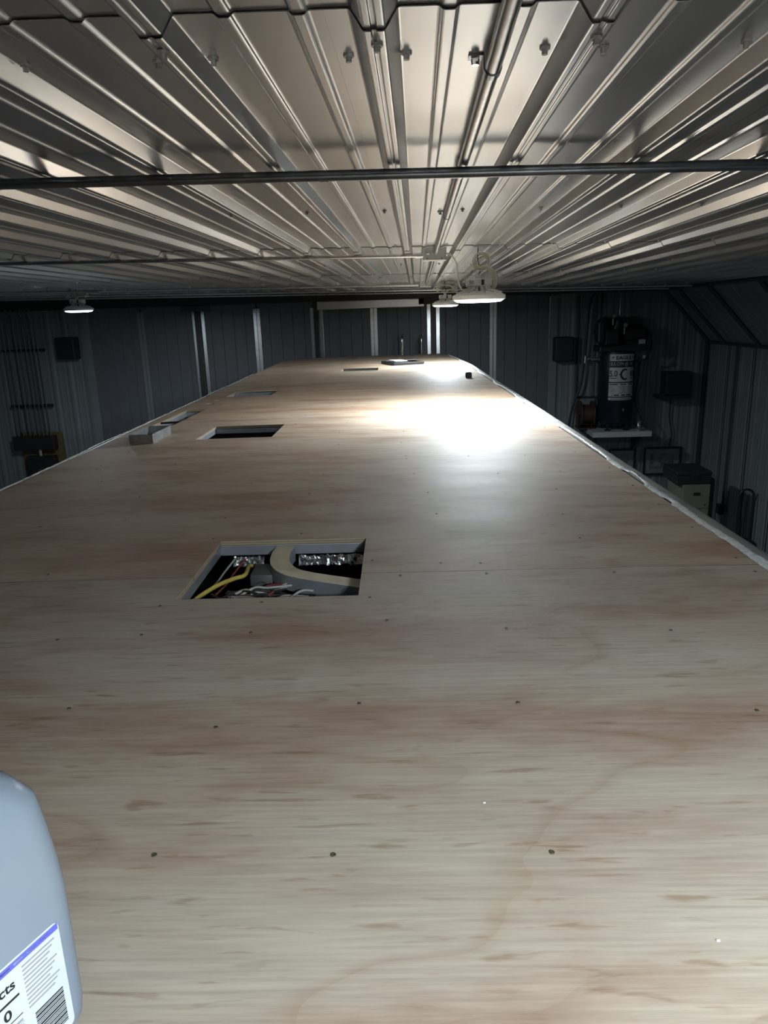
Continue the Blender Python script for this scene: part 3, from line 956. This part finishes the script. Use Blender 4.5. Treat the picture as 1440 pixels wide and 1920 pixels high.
# conduit running away along the ceiling
CXL = .128
lc = tag(empty('ceiling_conduit', (CXL, 0, cz(CXL))), 'steel conduit running lengthwise along the ceiling from camera to near junction box', 'conduit')
def along(y, d=.0185): return (0, y, -.0038 * sum(1 for q in laps[1:-1] if y > q) - d)
mb = MB(); mb.tube([along(-5.5), along(1.1), along(1.2), along(4.4), (0, 4.66, -.034), (0, 4.74, -.036)], .0132, n=14); mb.build('pipe', M_emt, lc, smooth=50)
for yy in (1.31, 2.16, 3.11):
    if yy == 2.16:
        mb = MB(); mb.tube([along(yy - .03, .019), along(yy + .03, .019)], .0165, n=14); mb.build('coupling', M_emt, lc, smooth=50)
    else:
        mb = MB()
        arc = [(.0150 * math.cos(a), .0150 * math.sin(a)) for a in [math.radians(t) for t in range(0, -181, -20)]]
        zc_ = along(yy)[2]
        V = []
        for (x, z) in arc + [(-.0150, .0155)] + [(-.038, .0155)]:
            V += [(x, yy - .012, zc_ + z), (x, yy + .012, zc_ + z)]
        n = len(V) // 2
        mb.add(V, [(i * 2, i * 2 + 1, i * 2 + 3, i * 2 + 2) for i in range(n - 1)])
        o = mb.build('strap', M_emtdark, lc)
        sm = o.modifiers.new('thickness', 'SOLIDIFY'); sm.thickness = .002
        mb = MB(); mb.lathe([(0, -.009), (.006, -.009), (.007, 0), (.0, 0)], c=(-.027, yy, zc_ + .0145), n=8); mb.build('strap_screw', M_chrome, lc)
conduit('ceiling_conduit', [(CXL - .01, 4.82, cz(0) - .04), (CXL - .01, 9.22, cz(0) - .045)], .0105,
        'steel conduit running lengthwise between the near and the far junction box')
def cross(y, x0, x1, d, r, label, mat=M_emt):
    return conduit('cross_conduit', [(x0, y, cz(x0) - d), (x1, y, cz(x1) - d)], r, label, mat)
c1 = cross(4.775, -8.9, .045, .046, .0115, 'bright steel conduit running left from the near junction box')
mb = MB(); mb.tube([Vector((.0, 4.775, cz(0) - .046)) - c1.location, Vector((.05, 4.775, cz(0) - .046)) - c1.location], .0165, n=12); mb.build('connector', M_gbox, c1, smooth=50)
cross(9.30, -8.9, .03, .052, .0115, 'steel conduit running left from the far junction box')
cross(11.2, -8.9, 4.0, .055, .013, 'steel conduit crossing the ceiling just behind the far lamps')
cross(12.2, -8.9, 4.0, .062, .013, 'steel conduit crossing the ceiling closest to the big door')
def jbox(x, y, w, h, d, label):
    root = tag(empty('junction_box', (x, y, cz(x) - .034)), label, 'junction box')
    MB().box(-w / 2, w / 2, 0, d, -h / 2, h / 2, bev=.004).build('body', M_gbox, root)
    MB().box(-w / 2 + .004, w / 2 - .004, -.004, 0, -h / 2 + .004, h / 2 - .004, bev=.0015).build('front_plate', M_gbox, root)
    for i, kx in enumerate((-.28, .05)):
        mb = MB(); mb.lathe([(0, .003), (.016, .003), (.018, .001), (.018, -.002)], c=(kx * w, -.004, .012), n=18, M=Matrix.Rotation(math.radians(90), 4, 'X')); mb.build('knockout', M_galv, root, smooth=40)
    for kx in (-.3, .3):
        mb = MB(); mb.lathe([(0, .003), (.004, .003), (.004, 0)], c=(kx * w, -.004, -h * .36), n=8, M=Matrix.Rotation(math.radians(90), 4, 'X')); mb.build('screw', M_dark, root)
    return root
jb1 = jbox(.118, 4.765, .148, .088, .055, 'grey steel junction box on the ceiling beside the near lamp')
jbox(.118, 9.29, .14, .085, .055, 'grey steel junction box on the ceiling beside the far lamp')
jbox(-3.72, 9.29, .26, .05, .055, 'dark junction box on the ceiling beside the left lamp')

# ------------------------------------------------------------------ hanging lamps
def lamp(x, y, zlens, dia, label, coil=True, seed=1, power=1.0, mat=None, cable=None):
    R = dia / 2
    top = cz(x) - zlens
    root = tag(empty('high_bay_lamp', (x, y, zlens)), label, 'lamp', 'hanging high bay lamps')
    k = R / .17
    mb = MB(); mb.lathe([(0, -.021 * k), (.10 * k, -.020 * k), (.140 * k, -.016 * k), (.154 * k, -.008 * k), (.157 * k, .002 * k), (0, .003 * k)], n=48)
    mb.build('lens', mat or M_lens, root, smooth=50)
    ld = bpy.data.lights.new('lamp_light', 'AREA')
    ld.shape = 'DISK'; ld.size = .29 * k; ld.energy = LAMP_W * power; ld.color = LAMP_COL
    lo = bpy.data.objects.new('lamp_light', ld); COL.objects.link(lo); lo.parent = root; lo.location = (0, 0, -.0225 * k)
    mb = MB(); mb.lathe([(.156 * k, .001 * k), (.160 * k, -.004 * k), (.168 * k, -.002 * k), (.170 * k, .006 * k), (.170 * k, .022 * k), (.165 * k, .027 * k),
                         (.125 * k, .042 * k), (.075 * k, .048 * k), (0, .048 * k), (0, .004 * k), (.156 * k, .004 * k)], n=48)
    mb.build('housing', M_white, root, smooth=35)
    for i in range(16):
        a = 2 * math.pi * (i + .5) / 16
        M = Matrix.Rotation(a, 4, 'Z')
        mb = MB()
        mb.prism([M @ Vector(p) for p in ((.05 * k, -.003 * k, .046 * k), (.145 * k, -.003 * k, .034 * k), (.145 * k, -.003 * k, .046 * k), (.085 * k, -.003 * k, .060 * k), (.07 * k, -.003 * k, .078 * k), (.05 * k, -.003 * k, .078 * k))],
                 M @ Vector((0, .006 * k, 0)))
        mb.build('fin', M_white, root)
    for s in (-1, 1):
        MB().box(s * .066 * k - .006 * k, s * .066 * k + .006 * k, -.02 * k, .02 * k, .044 * k, .082 * k, bev=.002 * k).build('bracket_leg', M_white, root)
    MB().box(-.082 * k, .078 * k, -.045 * k, .045 * k, .078 * k, .125 * k, bev=.005 * k).build('driver_box', M_white, root)
    MB().box(-.065 * k, -.035 * k, -.0462 * k, -.045 * k, .092 * k, .114 * k).build('rating_label', M_galv, root)
    MB().box(.012 * k, .030 * k, -.047 * k, -.045 * k, .086 * k, .118 * k).build('cable_gland', M_dark, root)
    mb = MB(); mb.box(-.022 * k, .012 * k, -.012 * k, .012 * k, .125 * k, .152 * k, bev=.004 * k); mb.build('hanger', M_white, root)
    hook = [(0.0, 0, .15 * k), (.010 * k, 0, .175 * k), (0.002 * k, 0, .198 * k), (-.008, 0, top - .06), (-.006, 0, top - .02), (-.006, 0, top)]
    mb = MB(); mb.tube(smooth_path(hook, 5), .0035, n=8); mb.build('hook', M_dark, root, smooth=50)
    rg = random.Random(seed)
    if coil:
        for j in range(3):                      # round loops under the hook
            c = Vector((.012 + rg.uniform(-.012, .014), rg.uniform(-.02, .02), top - .085 + rg.uniform(-.012, .012)))
            rr = .040 + .006 * j; ph = rg.uniform(0, 6)
            tl = rg.uniform(-.35, .35)
            pts = [c + Vector((rr * math.cos(a + ph), rr * math.sin(tl) * math.cos(a), rr * math.sin(a + ph))) for a in [2 * math.pi * q / 20 for q in range(20)]]
            mb = MB(); mb.tube(pts, .0048, n=7, closed=True); mb.build('cable_loop', M_cable, root, smooth=60)
        for j in range(6):                      # strands falling over the driver box
            w = .015 * j
            pts = [(-.05 + w * .9, rg.uniform(-.03, .02), top - .10 - .004 * j), (-.02 + w, -.02, top - .125), (.035 + w * .8, -.035 + rg.uniform(-.01, .02), .165 * k + .018 * (5 - j) * .4),
                   (.078 + .006 * j, -.02 + rg.uniform(-.01, .01), .135 * k), (.088 + .004 * j, -.01, .095 * k), (.070 + .005 * j, .0, .055 * k)]
            mb = MB(); mb.tube(smooth_path(pts, 6), .0048, n=7); mb.build('cable_strand', M_cable, root, smooth=60)
    else:
        for j in range(9):
            sx = -1 if j % 2 else 1
            pts = [(0, 0, top - .06), (sx * rg.uniform(.03, .09), rg.uniform(-.03, .03), top - .05 - rg.uniform(0, .03)), (sx * rg.uniform(.10, .15), rg.uniform(-.04, .04), top - .09 - rg.uniform(0, .05)),
                   (sx * rg.uniform(.03, .08), rg.uniform(-.03, .03), top - .11), (0, -.01, .145 * k)]
            mb = MB(); mb.tube(smooth_path(pts, 5), .0042, n=6); mb.build('cable_strand', M_cable, root, smooth=60)
    if cable:
        mb = MB(); mb.tube(smooth_path([Vector(p) - Vector((x, y, zlens)) for p in cable], 7), .005, n=8); mb.build('power_cable', M_cable, root, smooth=60)
    return root
lamp(.395, 4.80, 4.052, .335, 'white round high bay lamp hanging nearest, with coiled beige cable', True, 2,
     cable=[(.195, 4.79, cz(.2) - .034), (.225, 4.78, cz(.2) - .05), (.252, 4.76, cz(.2) - .10), (.262, 4.75, cz(.2) - .19), (.275, 4.75, cz(.2) - .24), (.31, 4.77, 4.095)])
lamp(.355, 9.25, 4.072, .325, 'white round high bay lamp hanging further back with splayed cables, right of centre', False, 5)
lamp(-4.22, 9.25, 4.150, .355, 'white round high bay lamp hanging alone at far left below a dark pipe', False, 8,
     cable=[(-3.84, 9.29, cz(-3.8) - .03), (-3.95, 9.27, cz(-3.9) - .075), (-4.08, 9.26, cz(-4) - .075), (-4.2, 9.25, cz(-4.2) - .06)])
lamp(.62, -.42, 4.13, .335, 'white round high bay lamp hanging beside the camera, outside the picture', False, 11, power=1.0)

# ------------------------------------------------------------------ far wall, right: compressor corner
sh = tag(empty('wall_shelf', (3.39, 12.6, 1.89)), 'white wall shelf board under the air compressor', 'shelf')
MB().box(-.48, .49, -.42, .38, 0, .088, bev=.004).build('board', M_shelf, sh)
for x in (-.4, .38):
    mb = MB(); mb.prism([(x, .38, 0), (x, -.25, 0), (x, .38, -.4)], (.03, 0, 0)); mb.build('bracket', M_dark, sh)

CXC, CYC, CZB = 3.34, 12.52, 1.98
comp = tag(empty('air_compressor', (CXC, CYC, CZB)), 'dark blue upright air compressor with white printed decal on wall shelf', 'air compressor')
TR = .285
mb = MB(); mb.lathe([(0, .06), (.14, .07), (.24, .11), (TR, .18), (TR, 1.22), (.26, 1.30), (.18, 1.35), (0, 1.37)], n=40); mb.build('tank', M_blue, comp, smooth=40)
for a in (45, 135, 225, 315):
    x, y = .22 * math.cos(math.radians(a)), .22 * math.sin(math.radians(a))
    mb = MB(); mb.box(x - .02, x + .02, y - .02, y + .02, 0, .17); mb.box(x - .045, x + .045, y - .045, y + .045, 0, .008); mb.build('foot', M_blue, comp)
mb = MB(); mb.lathe([(0, .0), (.022, .0), (.026, -.006), (.026, -.03), (0, -.03)], c=(.05, -TR + .005, .36), n=14, M=Matrix.Rotation(math.radians(90), 4, 'X')); mb.build('drain_plug', M_chrome, comp)
MB().box(-.36, .42, -.22, .24, 1.30, 1.40, bev=.02).build('top_plate', M_black, comp)
mb = MB(); mb.tube([(.06, .02, 1.56), (.40, .02, 1.56)], .135, n=24); mb.tube([(.40, .02, 1.56), (.47, .02, 1.56)], [.13, .08], n=24); mb.box(.1, .36, -.09, .12, 1.40, 1.46); mb.build('motor', M_black, comp, smooth=40)
mb = MB(); mb.box(-.26, -.02, -.14, .14, 1.40, 1.66, bev=.03); mb.build('pump_block', M_black, comp)
for x, tilt in ((-.22, -.25), (-.06, .25)):
    M = Matrix.Translation((x, -.02, 1.64)) @ Matrix.Rotation(tilt, 4, 'Y')
    mb = MB()
    for q in range(7): mb.lathe([(0, q * .022), (.085, q * .022), (.085, q * .022 + .010), (.065, q * .022 + .010), (.065, q * .022 + .022)], n=20, M=M)
    mb.build('cylinder_head', M_black, comp)
mb = MB()
g = [(.24 * math.cos(a) - .24, .24 * math.sin(a) + 1.62) for a in [math.radians(t) for t in range(90, 271, 15)]] + [(.44, 1.40), (.50, 1.46), (.52, 1.62), (.50, 1.78), (.44, 1.84)]
mb.prism([(x * .80 + .02, .15, z) for x, z in g], (0, .09, 0)); mb.build('belt_guard', M_black, comp)
for (x, y, z) in ((-.34, -.16, 1.72), (.05, -.16, 1.72), (-.13, -.12, 1.87)):
    mb = MB(); mb.lathe([(0, .022), (.034, .022), (.042, .012), (.042, -.03), (0, -.03)], c=(x, y, z), n=18, M=Matrix.Rotation(math.radians(90), 4, 'X')); mb.build('air_filter', M_chrome, comp, smooth=40)
    mb = MB(); mb.tube([(x, y + .02, z - .03), (x, y + .03, z - .14)], .012, n=8); mb.build('filter_stem', M_emt, comp)
MB().box(-.39, -.27, -.20, .05, 1.45, 1.80, bev=.03).build('intake_cover', M_black, comp)
MB().box(.26, .40, -.22, -.08, 1.36, 1.50, bev=.008).build('pressure_switch', M_black, comp)
MB().box(.27, .37, -.226, -.22, 1.42, 1.49).build('switch_label', M_greyprint, comp)
mb = MB(); mb.lathe([(0, .01), (.03, .01), (.035, 0), (.035, -.02), (0, -.02)], c=(.37, -.2, 1.21), n=16, M=Matrix.Rotation(math.radians(90), 4, 'X')); mb.build('gauge', M_chrome, comp)
mb = MB(); mb.tube(smooth_path([(.42, -.1, 1.62), (.49, -.1, 1.56), (.51, -.1, 1.38), (.46, -.1, 1.2), (.36, -.1, 1.14), (.28, -.08, 1.13)], 6), .014, n=8); mb.build('delivery_hose', M_blackmatte, comp, smooth=50)
mb = MB(); mb.tube(smooth_path([(.36, -.05, 1.14), (.35, -.02, .8), (.32, 0, .5), (.40, -.02, .25), (.47, -.04, .10), (.36, -.1, .03)], 6), .012, n=8); mb.build('drain_hose', M_blackmatte, comp, smooth=50)
# decal wrapped on the tank
A0, A1 = -41, 51                         # degrees round from the front towards the right
Z0, Z1 = .52, 1.265
def wrap(s, z, r=TR + .0015):            # s 0..1 across the decal
    a = math.radians(-90 + A0 + (A1 - A0) * s)
    return (r * math.cos(a), r * math.sin(a), z)
def dband(s0, s1, z0, z1, mat, name, parent, r=TR + .0015):
    mb = MB(); n = 14; V = []
    for i in range(n + 1):
        s = s0 + (s1 - s0) * i / n
        V += [wrap(s, z0, r), wrap(s, z1, r)]
    mb.add(V, [(2 * i, 2 * i + 2, 2 * i + 3, 2 * i + 1) for i in range(n)])
    return mb.build(name, mat, parent, fixn=False)
dec = dband(0, 1, Z0, Z1, M_ink, 'decal', comp)
r2 = TR + .0030; r3 = TR + .0045
DH = Z1 - Z0
def zz(t): return Z1 - DH * t            # t 0 top .. 1 bottom
def dtext(body, s0, s1, t0, t1, mat, bold=.0):
    V, Fs = text_geo(body, 1.0, fit=(1, 1), bold=bold)
    mb = MB(); mb.add([wrap(s0 + (s1 - s0) * p.x, zz(t1) + (zz(t0) - zz(t1)) * p.y, r3) for p in V], Fs)
    mb.build('lettering', mat, dec, fixn=False)
dband(.02, .98, zz(.145), zz(.0), M_decal, 'band', dec, r2)
dtext('EAGLE', .24, .80, .035, .115, M_ink, .035)
for (sa, sb) in ((.06, .20), (.96, .84)):
    mb = MB(); P = [(0, .35), (.45, .55), (.30, .15), (.62, .45), (1.0, .9), (.62, .75), (.5, 1.0), (.35, .72)]
    mb.add([wrap(sa + (sb - sa) * p[0], zz(.04 + .075 * (1 - p[1])), r3) for p in P], [tuple(range(len(P)))]); mb.build('eagle_mark', M_ink, dec, fixn=False)
dtext('18.5 CFM @ 100', .03, .90, .170, .265, M_decal)
dband(.02, .98, zz(.60), zz(.285), M_decal, 'band', dec, r2)
dtext('5.0', .03, .31, .35, .485, M_ink, .02)
dband(.05, .29, zz(.525), zz(.510), M_ink, 'underline', dec, r3)
dtext('60', .78, .97, .35, .485, M_ink, .02)
dband(.80, .95, zz(.525), zz(.510), M_ink, 'underline', dec, r3)
mb = MB(); V = []; n = 22                # big rounded E mark
for i in range(n + 1):
    a = math.radians(55 + 250 * i / n)
    th = .30 + .0 * i
    for rr in (1.0, .60 if 4 < i < n - 4 else .72):
        V.append(wrap(.565 + .165 * rr * math.cos(a), zz(.435 - .125 * rr * math.sin(a)), r3))
mb.add(V, [(2 * i, 2 * i + 2, 2 * i + 3, 2 * i + 1) for i in range(n)])
P = [(.33, .435), (.43, .415), (.66, .425), (.66, .447), (.43, .455)]
mb.add([wrap(s, zz(t), r3) for s, t in P], [(0, 1, 2, 3, 4)])
mb.build('round_mark', M_ink, dec, fixn=False)
dband(.02, .98, zz(.92), zz(.625), M_decal, 'band', dec, r2)
for (a, b) in ((.05, .33), (.42, .62), (.74, .92)):
    dband(a, b, zz(.665), zz(.645), M_ink, 'print_line', dec, r3)
for (a, b) in ((.04, .24), (.36, .62), (.70, .94)):
    dband(a, b, zz(.86), zz(.69), M_greyprint, 'print_block', dec, r3)
dband(.14, .17, zz(.905), zz(.877), M_ink, 'print_line', dec, r3)
dband(.22, .40, zz(.905), zz(.877), M_ink, 'print_line', dec, r3)
for (a, b) in ((.47, .62), (.66, .86)):
    dband(a, b, zz(.905), zz(.877), M_ink, 'print_line', dec, r3)
dband(.02, .94, zz(1.0), zz(.945), M_decal, 'band', dec, r2)
dband(.10, .86, zz(.98), zz(.967), M_ink, 'print_line', dec, r3)

mb = MB(); mb.lathe([(0, 0), (.035, 0), (.045, .03), (.045, .10), (.03, .13), (.03, .15), (.05, .16), (.05, .17), (0, .17)], n=18)
thing_mesh(mb, 'metal_fitting', M_chrome, (3.67, 12.25, 1.98), 0, 'small chrome air fitting at the right end of the white shelf', 'fitting', smooth=40)

# hose reel on a pale backing board
br = MB().box(2.74, 3.09, 12.93, 12.965, 1.6, 2.46); tag(br.build('backing_board', M_wall), 'pale grey board on the wall behind the red hose reel', 'board')
reel = tag(empty('hose_reel', (2.90, 12.70, 2.225)), 'dark red hose reel standing left of the compressor on the shelf', 'hose reel')
for sx in (-.11, .10):
    mb = MB(); Mr = Matrix.Rotation(math.radians(90), 4, 'Y')
    mb.lathe([(.05, -.006), (.21, -.006), (.222, -.012), (.222, .012), (.21, .006), (.05, .006)], c=(sx, 0, 0), n=32, M=Mr); mb.build('flange', M_red, reel, smooth=40)
mb = MB(); mb.tube([(-.1, 0, 0), (.1, 0, 0)], .16, n=24); mb.build('wound_hose', M_red, reel, smooth=50)
mb = MB(); mb.tube([(-.16, 0, 0), (.16, 0, 0)], .03, n=12); mb.build('axle', M_dark, reel, smooth=50)
mb = MB(); mb.box(-.15, .14, -.15, .2, -.245, -.225); mb.box(-.16, -.14, -.05, .05, -.24, .02); mb.box(.13, .15, -.05, .05, -.24, .02); mb.build('stand', M_red, reel)
mb = MB(); mb.lathe([(0, .01), (.02, .01), (.02, 0)], c=(-.17, -.02, -.02), n=10, M=Matrix.Rotation(math.radians(-90), 4, 'Y')); mb.build('axle_cap', M_chrome, reel)

hose = MB(); hose.tube(smooth_path([(3.02, 12.85, 4.22), (2.94, 12.83, 4.14), (2.89, 12.82, 3.8), (2.86, 12.82, 3.2), (2.82, 12.82, 2.75), (2.68, 12.82, 2.3), (2.62, 12.82, 1.8), (2.62, 12.82, 1.2)], 8), .020, n=10)
tag(hose.build('air_hose', M_bluehose, smooth=60), 'dark blue air hose hanging down the wall left of the compressor', 'hose')
mb = MB(); mb.tube([(0, 0, -.06), (0, 0, .06)], .028, n=12); mb.tube([(0, 0, .0), (.12, 0, .02)], .014, n=8); mb.tube([(.10, 0, .0), (.28, 0, .0)], .028, n=10)
thing_mesh(mb, 'valve', M_galv, (2.87, 12.80, 3.14), 0, 'brass-grey shut-off valve on the blue air hose', 'valve', smooth=50)
mb = MB(); mb.tube([(3.0, 12.92, 4.25), (3.0, 12.92, 4.26)], .01)
pp = MB(); pp.tube(smooth_path([(2.76, 12.94, 4.2), (2.76, 12.94, 2.6), (2.78, 12.94, 2.5), (2.85, 12.94, 2.49), (3.2, 12.94, 2.48)], 6), .016, n=8)
tag(pp.build('air_pipe', M_dark, smooth=50), 'thin dark air pipe bending along the wall above the hose reel', 'pipe')
pp = MB(); pp.tube([(3.36, 12.6, 3.86), (3.36, 12.6, 4.05), (3.36, 12.62, 4.2), (3.34, 12.7, 4.26)], .012, n=8)
tag(pp.build('power_conduit', M_emt, smooth=50), 'thin conduit dropping from the ceiling onto the compressor', 'conduit')

def speaker(x0, x1, z0, z1, depth, label, yback=12.95, tilt=0.0):
    root = tag(empty('speaker', ((x0 + x1) / 2, yback, z0)), label, 'speaker', 'black wall speakers')
    w = x1 - x0; h = z1 - z0
    MB().box(-w / 2, w / 2, -depth, -.03, 0, h, bev=.012).build('cabinet', M_blackmatte, root)
    MB().box(-w / 2 + .015, w / 2 - .015, -depth - .012, -depth, .015, h - .015, bev=.005).build('grille', M_black, root)
    MB().box(-.04, .04, -.03, 0, h * .3, h * .7).build('wall_bracket', M_black, root)
    return root
speaker(2.33, 2.64, 3.125, 3.53, .28, 'black wall speaker between the big door and the blue hose')
speaker(-6.30, -5.965, 3.40, 3.78, .25, 'black wall speaker at far left below the hanging lamp')
speaker(4.20, 4.64, 2.51, 2.90, .32, 'black wall speaker on a small bracket shelf right of the compressor')
ss = tag(empty('speaker_shelf', (4.36, 12.95, 2.46)), 'small black shelf under the speaker right of the compressor', 'shelf')
MB().box(-.27, .26, -.36, 0, 0, .045).build('board', M_blackmatte, ss)
MB().box(-.27, -.175, -.36, -.2, .045, .075, bev=.005).build('edge_rail', M_blackmatte, ss)
mb = MB(); mb.tube(smooth_path([(4.39, 12.9, 2.46), (4.40, 12.93, 2.1), (4.44, 12.92, 1.9), (4.46, 12.93, 1.75), (4.41, 12.93, 1.55)], 6), .012, n=7)
tag(mb.build('speaker_cable', M_wirek, smooth=60), 'black cable hanging below the speaker right of the compressor', 'cable')

def picture(x0, x1, z0, z1, label):
    root = tag(empty('framed_picture', ((x0 + x1) / 2, 12.955, z0)), label, 'picture', 'framed pictures under the shelf')
    w, h, t = (x1 - x0) / 2, z1 - z0, .035
    for (a, b, c, d) in ((-w, w, 0, t), (-w, w, h - t, h), (-w, -w + t, t, h - t), (w - t, w, t, h - t)):
        MB().box(a, b, -.03, 0, c, d, bev=.004).build('frame_bar', M_black, root)
    MB().box(-w + t, w - t, -.012, -.004, t, h - t).build('mat_board', M_mat, root)
    MB().box(-w + .11, w - .13, -.015, -.012, .12, h - .12).build('print', M_photo, root)
    for i, (a, b, c, d) in enumerate(((-.75, -.2, .62, .78), (.0, .7, .55, .70), (-.7, -.1, .30, .45), (.05, .75, .28, .40))):
        MB().box(a * (w - .13), b * (w - .13), -.017, -.015, c * h, d * h).build('print_panel', M_mat, root)
picture(4.00, 4.66, 1.06, 1.57, 'black framed picture on the far wall behind the filing cabinet')
picture(3.38, 3.86, 1.06, 1.555, 'black framed picture half hidden below the white shelf')

# ------------------------------------------------------------------ right side: cabinet, conduit, cart
fc = tag(empty('filing_cabinet', (4.075, 10.85, 0)), 'putty coloured filing cabinet standing by the right wall', 'filing cabinet')
MB().box(-.2, .2, -.26, .40, .02, 1.43, bev=.006).build('body', M_putty, fc)
for i in range(4):
    z0 = .06 + i * .338
    d = MB().box(-.188, .188, -.275, -.26, z0, z0 + .325, bev=.004).build('drawer', M_putty, fc)
    MB().box(-.05, .05, -.285, -.275, z0 + .20, z0 + .24, bev=.003).build('handle', M_black, d)
    mb = MB(); mb.lathe([(0, .005), (.012, .005), (.012, 0)], c=(.13, -.275, z0 + .05), n=10, M=Matrix.Rotation(math.radians(90), 4, 'X')); mb.build('lock', M_black, d)
bc = tag(empty('storage_case', (4.04, 10.9, 1.432)), 'black storage case lying on top of the filing cabinet', 'case')
MB().box(-.26, .245, -.30, .34, 0, .13, bev=.012).build('base', M_blackmatte, bc)
MB().box(-.265, .25, -.305, .345, .13, .19, bev=.018).build('lid', M_blackmatte, bc)
MB().box(-.05, .05, -.32, -.305, .10, .15, bev=.004).build('latch', M_black, bc)
MB().box(4.293, 4.345, 10.62, 11.2, 0, 1.50, bev=.004).build('side_panel', M_blackmatte, None)
tag(bpy.data.objects['side_panel'], 'narrow black panel standing against the right side of the filing cabinet', 'panel')

rc = conduit('wall_conduit', [(4.945, 11.72, SLZ - .05), (4.945, 11.72, .82)], .02, 'dark conduit running down the right wall to an outlet box', M_dark)
ob = tag(empty('outlet_box', (4.96, 11.72, .66)), 'black outlet box low on the right wall under the conduit', 'outlet box')
MB().box(-.09, -.0, -.07, .07, 0, .16, bev=.006).build('body', M_black, ob)
MB().box(-.097, -.09, -.06, .06, .01, .15, bev=.002).build('cover_plate', M_dark, ob)
ct = tag(empty('hand_cart', (4.80, 10.62, 0)), 'black tubular hand cart at the right edge of the picture', 'cart')
mb = MB(); mb.tube(smooth_path([(-.08, 0, .05), (-.085, 0, .6), (-.085, 0, 1.18), (-.07, 0, 1.28), (-.02, 0, 1.33), (.05, 0, 1.33), (.11, 0, 1.28), (.12, 0, 1.15), (.12, 0, .05)], 5), .017, n=10); mb.build('frame', M_black, ct, smooth=60)
mb = MB(); mb.tube(smooth_path([(-.02, .02, 1.32), (-.03, .03, 1.0), (-.015, .02, .8), (-.02, .02, .55)], 5), .014, n=8); mb.build('hose', M_blackmatte, ct, smooth=60)
MB().box(-.16, .16, -.12, .12, .40, .56, bev=.02).build('tool_tray', M_black, ct)
MB().box(-.17, .17, -.2, .1, .10, .14, bev=.006).build('toe_plate', M_black, ct)
for s in (-1, 1):
    mb = MB(); mb.lathe([(.02, -.03), (.10, -.03), (.12, -.015), (.12, .015), (.10, .03), (.02, .03)], c=(s * .17, .08, .12), n=20, M=Matrix.Rotation(math.radians(90), 4, 'Y')); mb.build('wheel', M_blackmatte, ct, smooth=40)

# ------------------------------------------------------------------ far left: electrical board
eb = tag(empty('electrical_board', (-6.9, 12.95, 0)), 'yellowed plywood backing board behind the electrical panel at far left', 'board')
MB().box(-.40, .385, -.02, 0, .6, 2.10).build('board', M_board, eb)
wg = tag(empty('wireway', (-6.99, 12.93, 1.80)), 'long black wireway box above the electrical panel', 'wireway')
MB().box(-.39, .37, -.16, 0, 0, .25, bev=.008).build('body', M_black, wg)
MB().box(-.38, .36, -.168, -.16, .01, .24, bev=.003).build('cover', M_black, wg)
ep = tag(empty('breaker_panel', (-6.92, 12.93, .9)), 'black breaker panel on the plywood board at far left', 'breaker panel')
MB().box(-.27, .26, -.14, 0, 0, .78, bev=.01).build('cabinet', M_black, ep)
MB().box(-.20, .19, -.152, -.14, .06, .70, bev=.004).build('door', M_black, ep)
MB().box(-.10, .12, -.155, -.152, .38, .58).build('warning_plate', M_blackmatte, ep)
for z in (.52, .44): MB().box(-.07, .09, -.157, -.155, z, z + .02).build('print_line', M_board, ep)
mb = MB(); mb.tube([(-.02, -.08, .78), (-.02, -.08, .90)], .03, n=10); mb.build('nipple', M_galv, ep)
for i, x in enumerate((-7.28, -7.20, -7.08, -7.0, -6.91, -6.83, -6.76, -6.69)):
    out = -.04 if i < 4 else -.03
    pts = smooth_path([(x, 12.84, 2.04), (x, 12.84, 3.9), (x, 12.84, 4.12), (x + out * .4, 12.80, 4.22), (x + out, 12.70, 4.28)], 5)
    mb = MB(); p0 = Vector(pts[0]); mb.tube([Vector(p) - p0 for p in pts], .011, n=8)
    o = mb.build('riser_conduit', M_riser, smooth=50, loc=p0)
    pos = ('leftmost', 'second from left', 'third from left', 'fourth from left', 'fifth from left', 'sixth from left', 'seventh from left', 'rightmost')[i]
    tag(o, 'thin riser conduit above the wireway, ' + pos + ' of the eight', 'conduit', 'riser conduits above the wireway')
for i, z in enumerate((3.55, 2.57)):
    MB().box(-7.36, -6.60, 12.86, 12.93, z, z + .045).build('strut', M_black)
    o = bpy.data.objects['strut' if i == 0 else 'strut.001']
    tag(o, ('upper' if i == 0 else 'lower') + ' black strut holding the riser conduits at far left', 'strut')
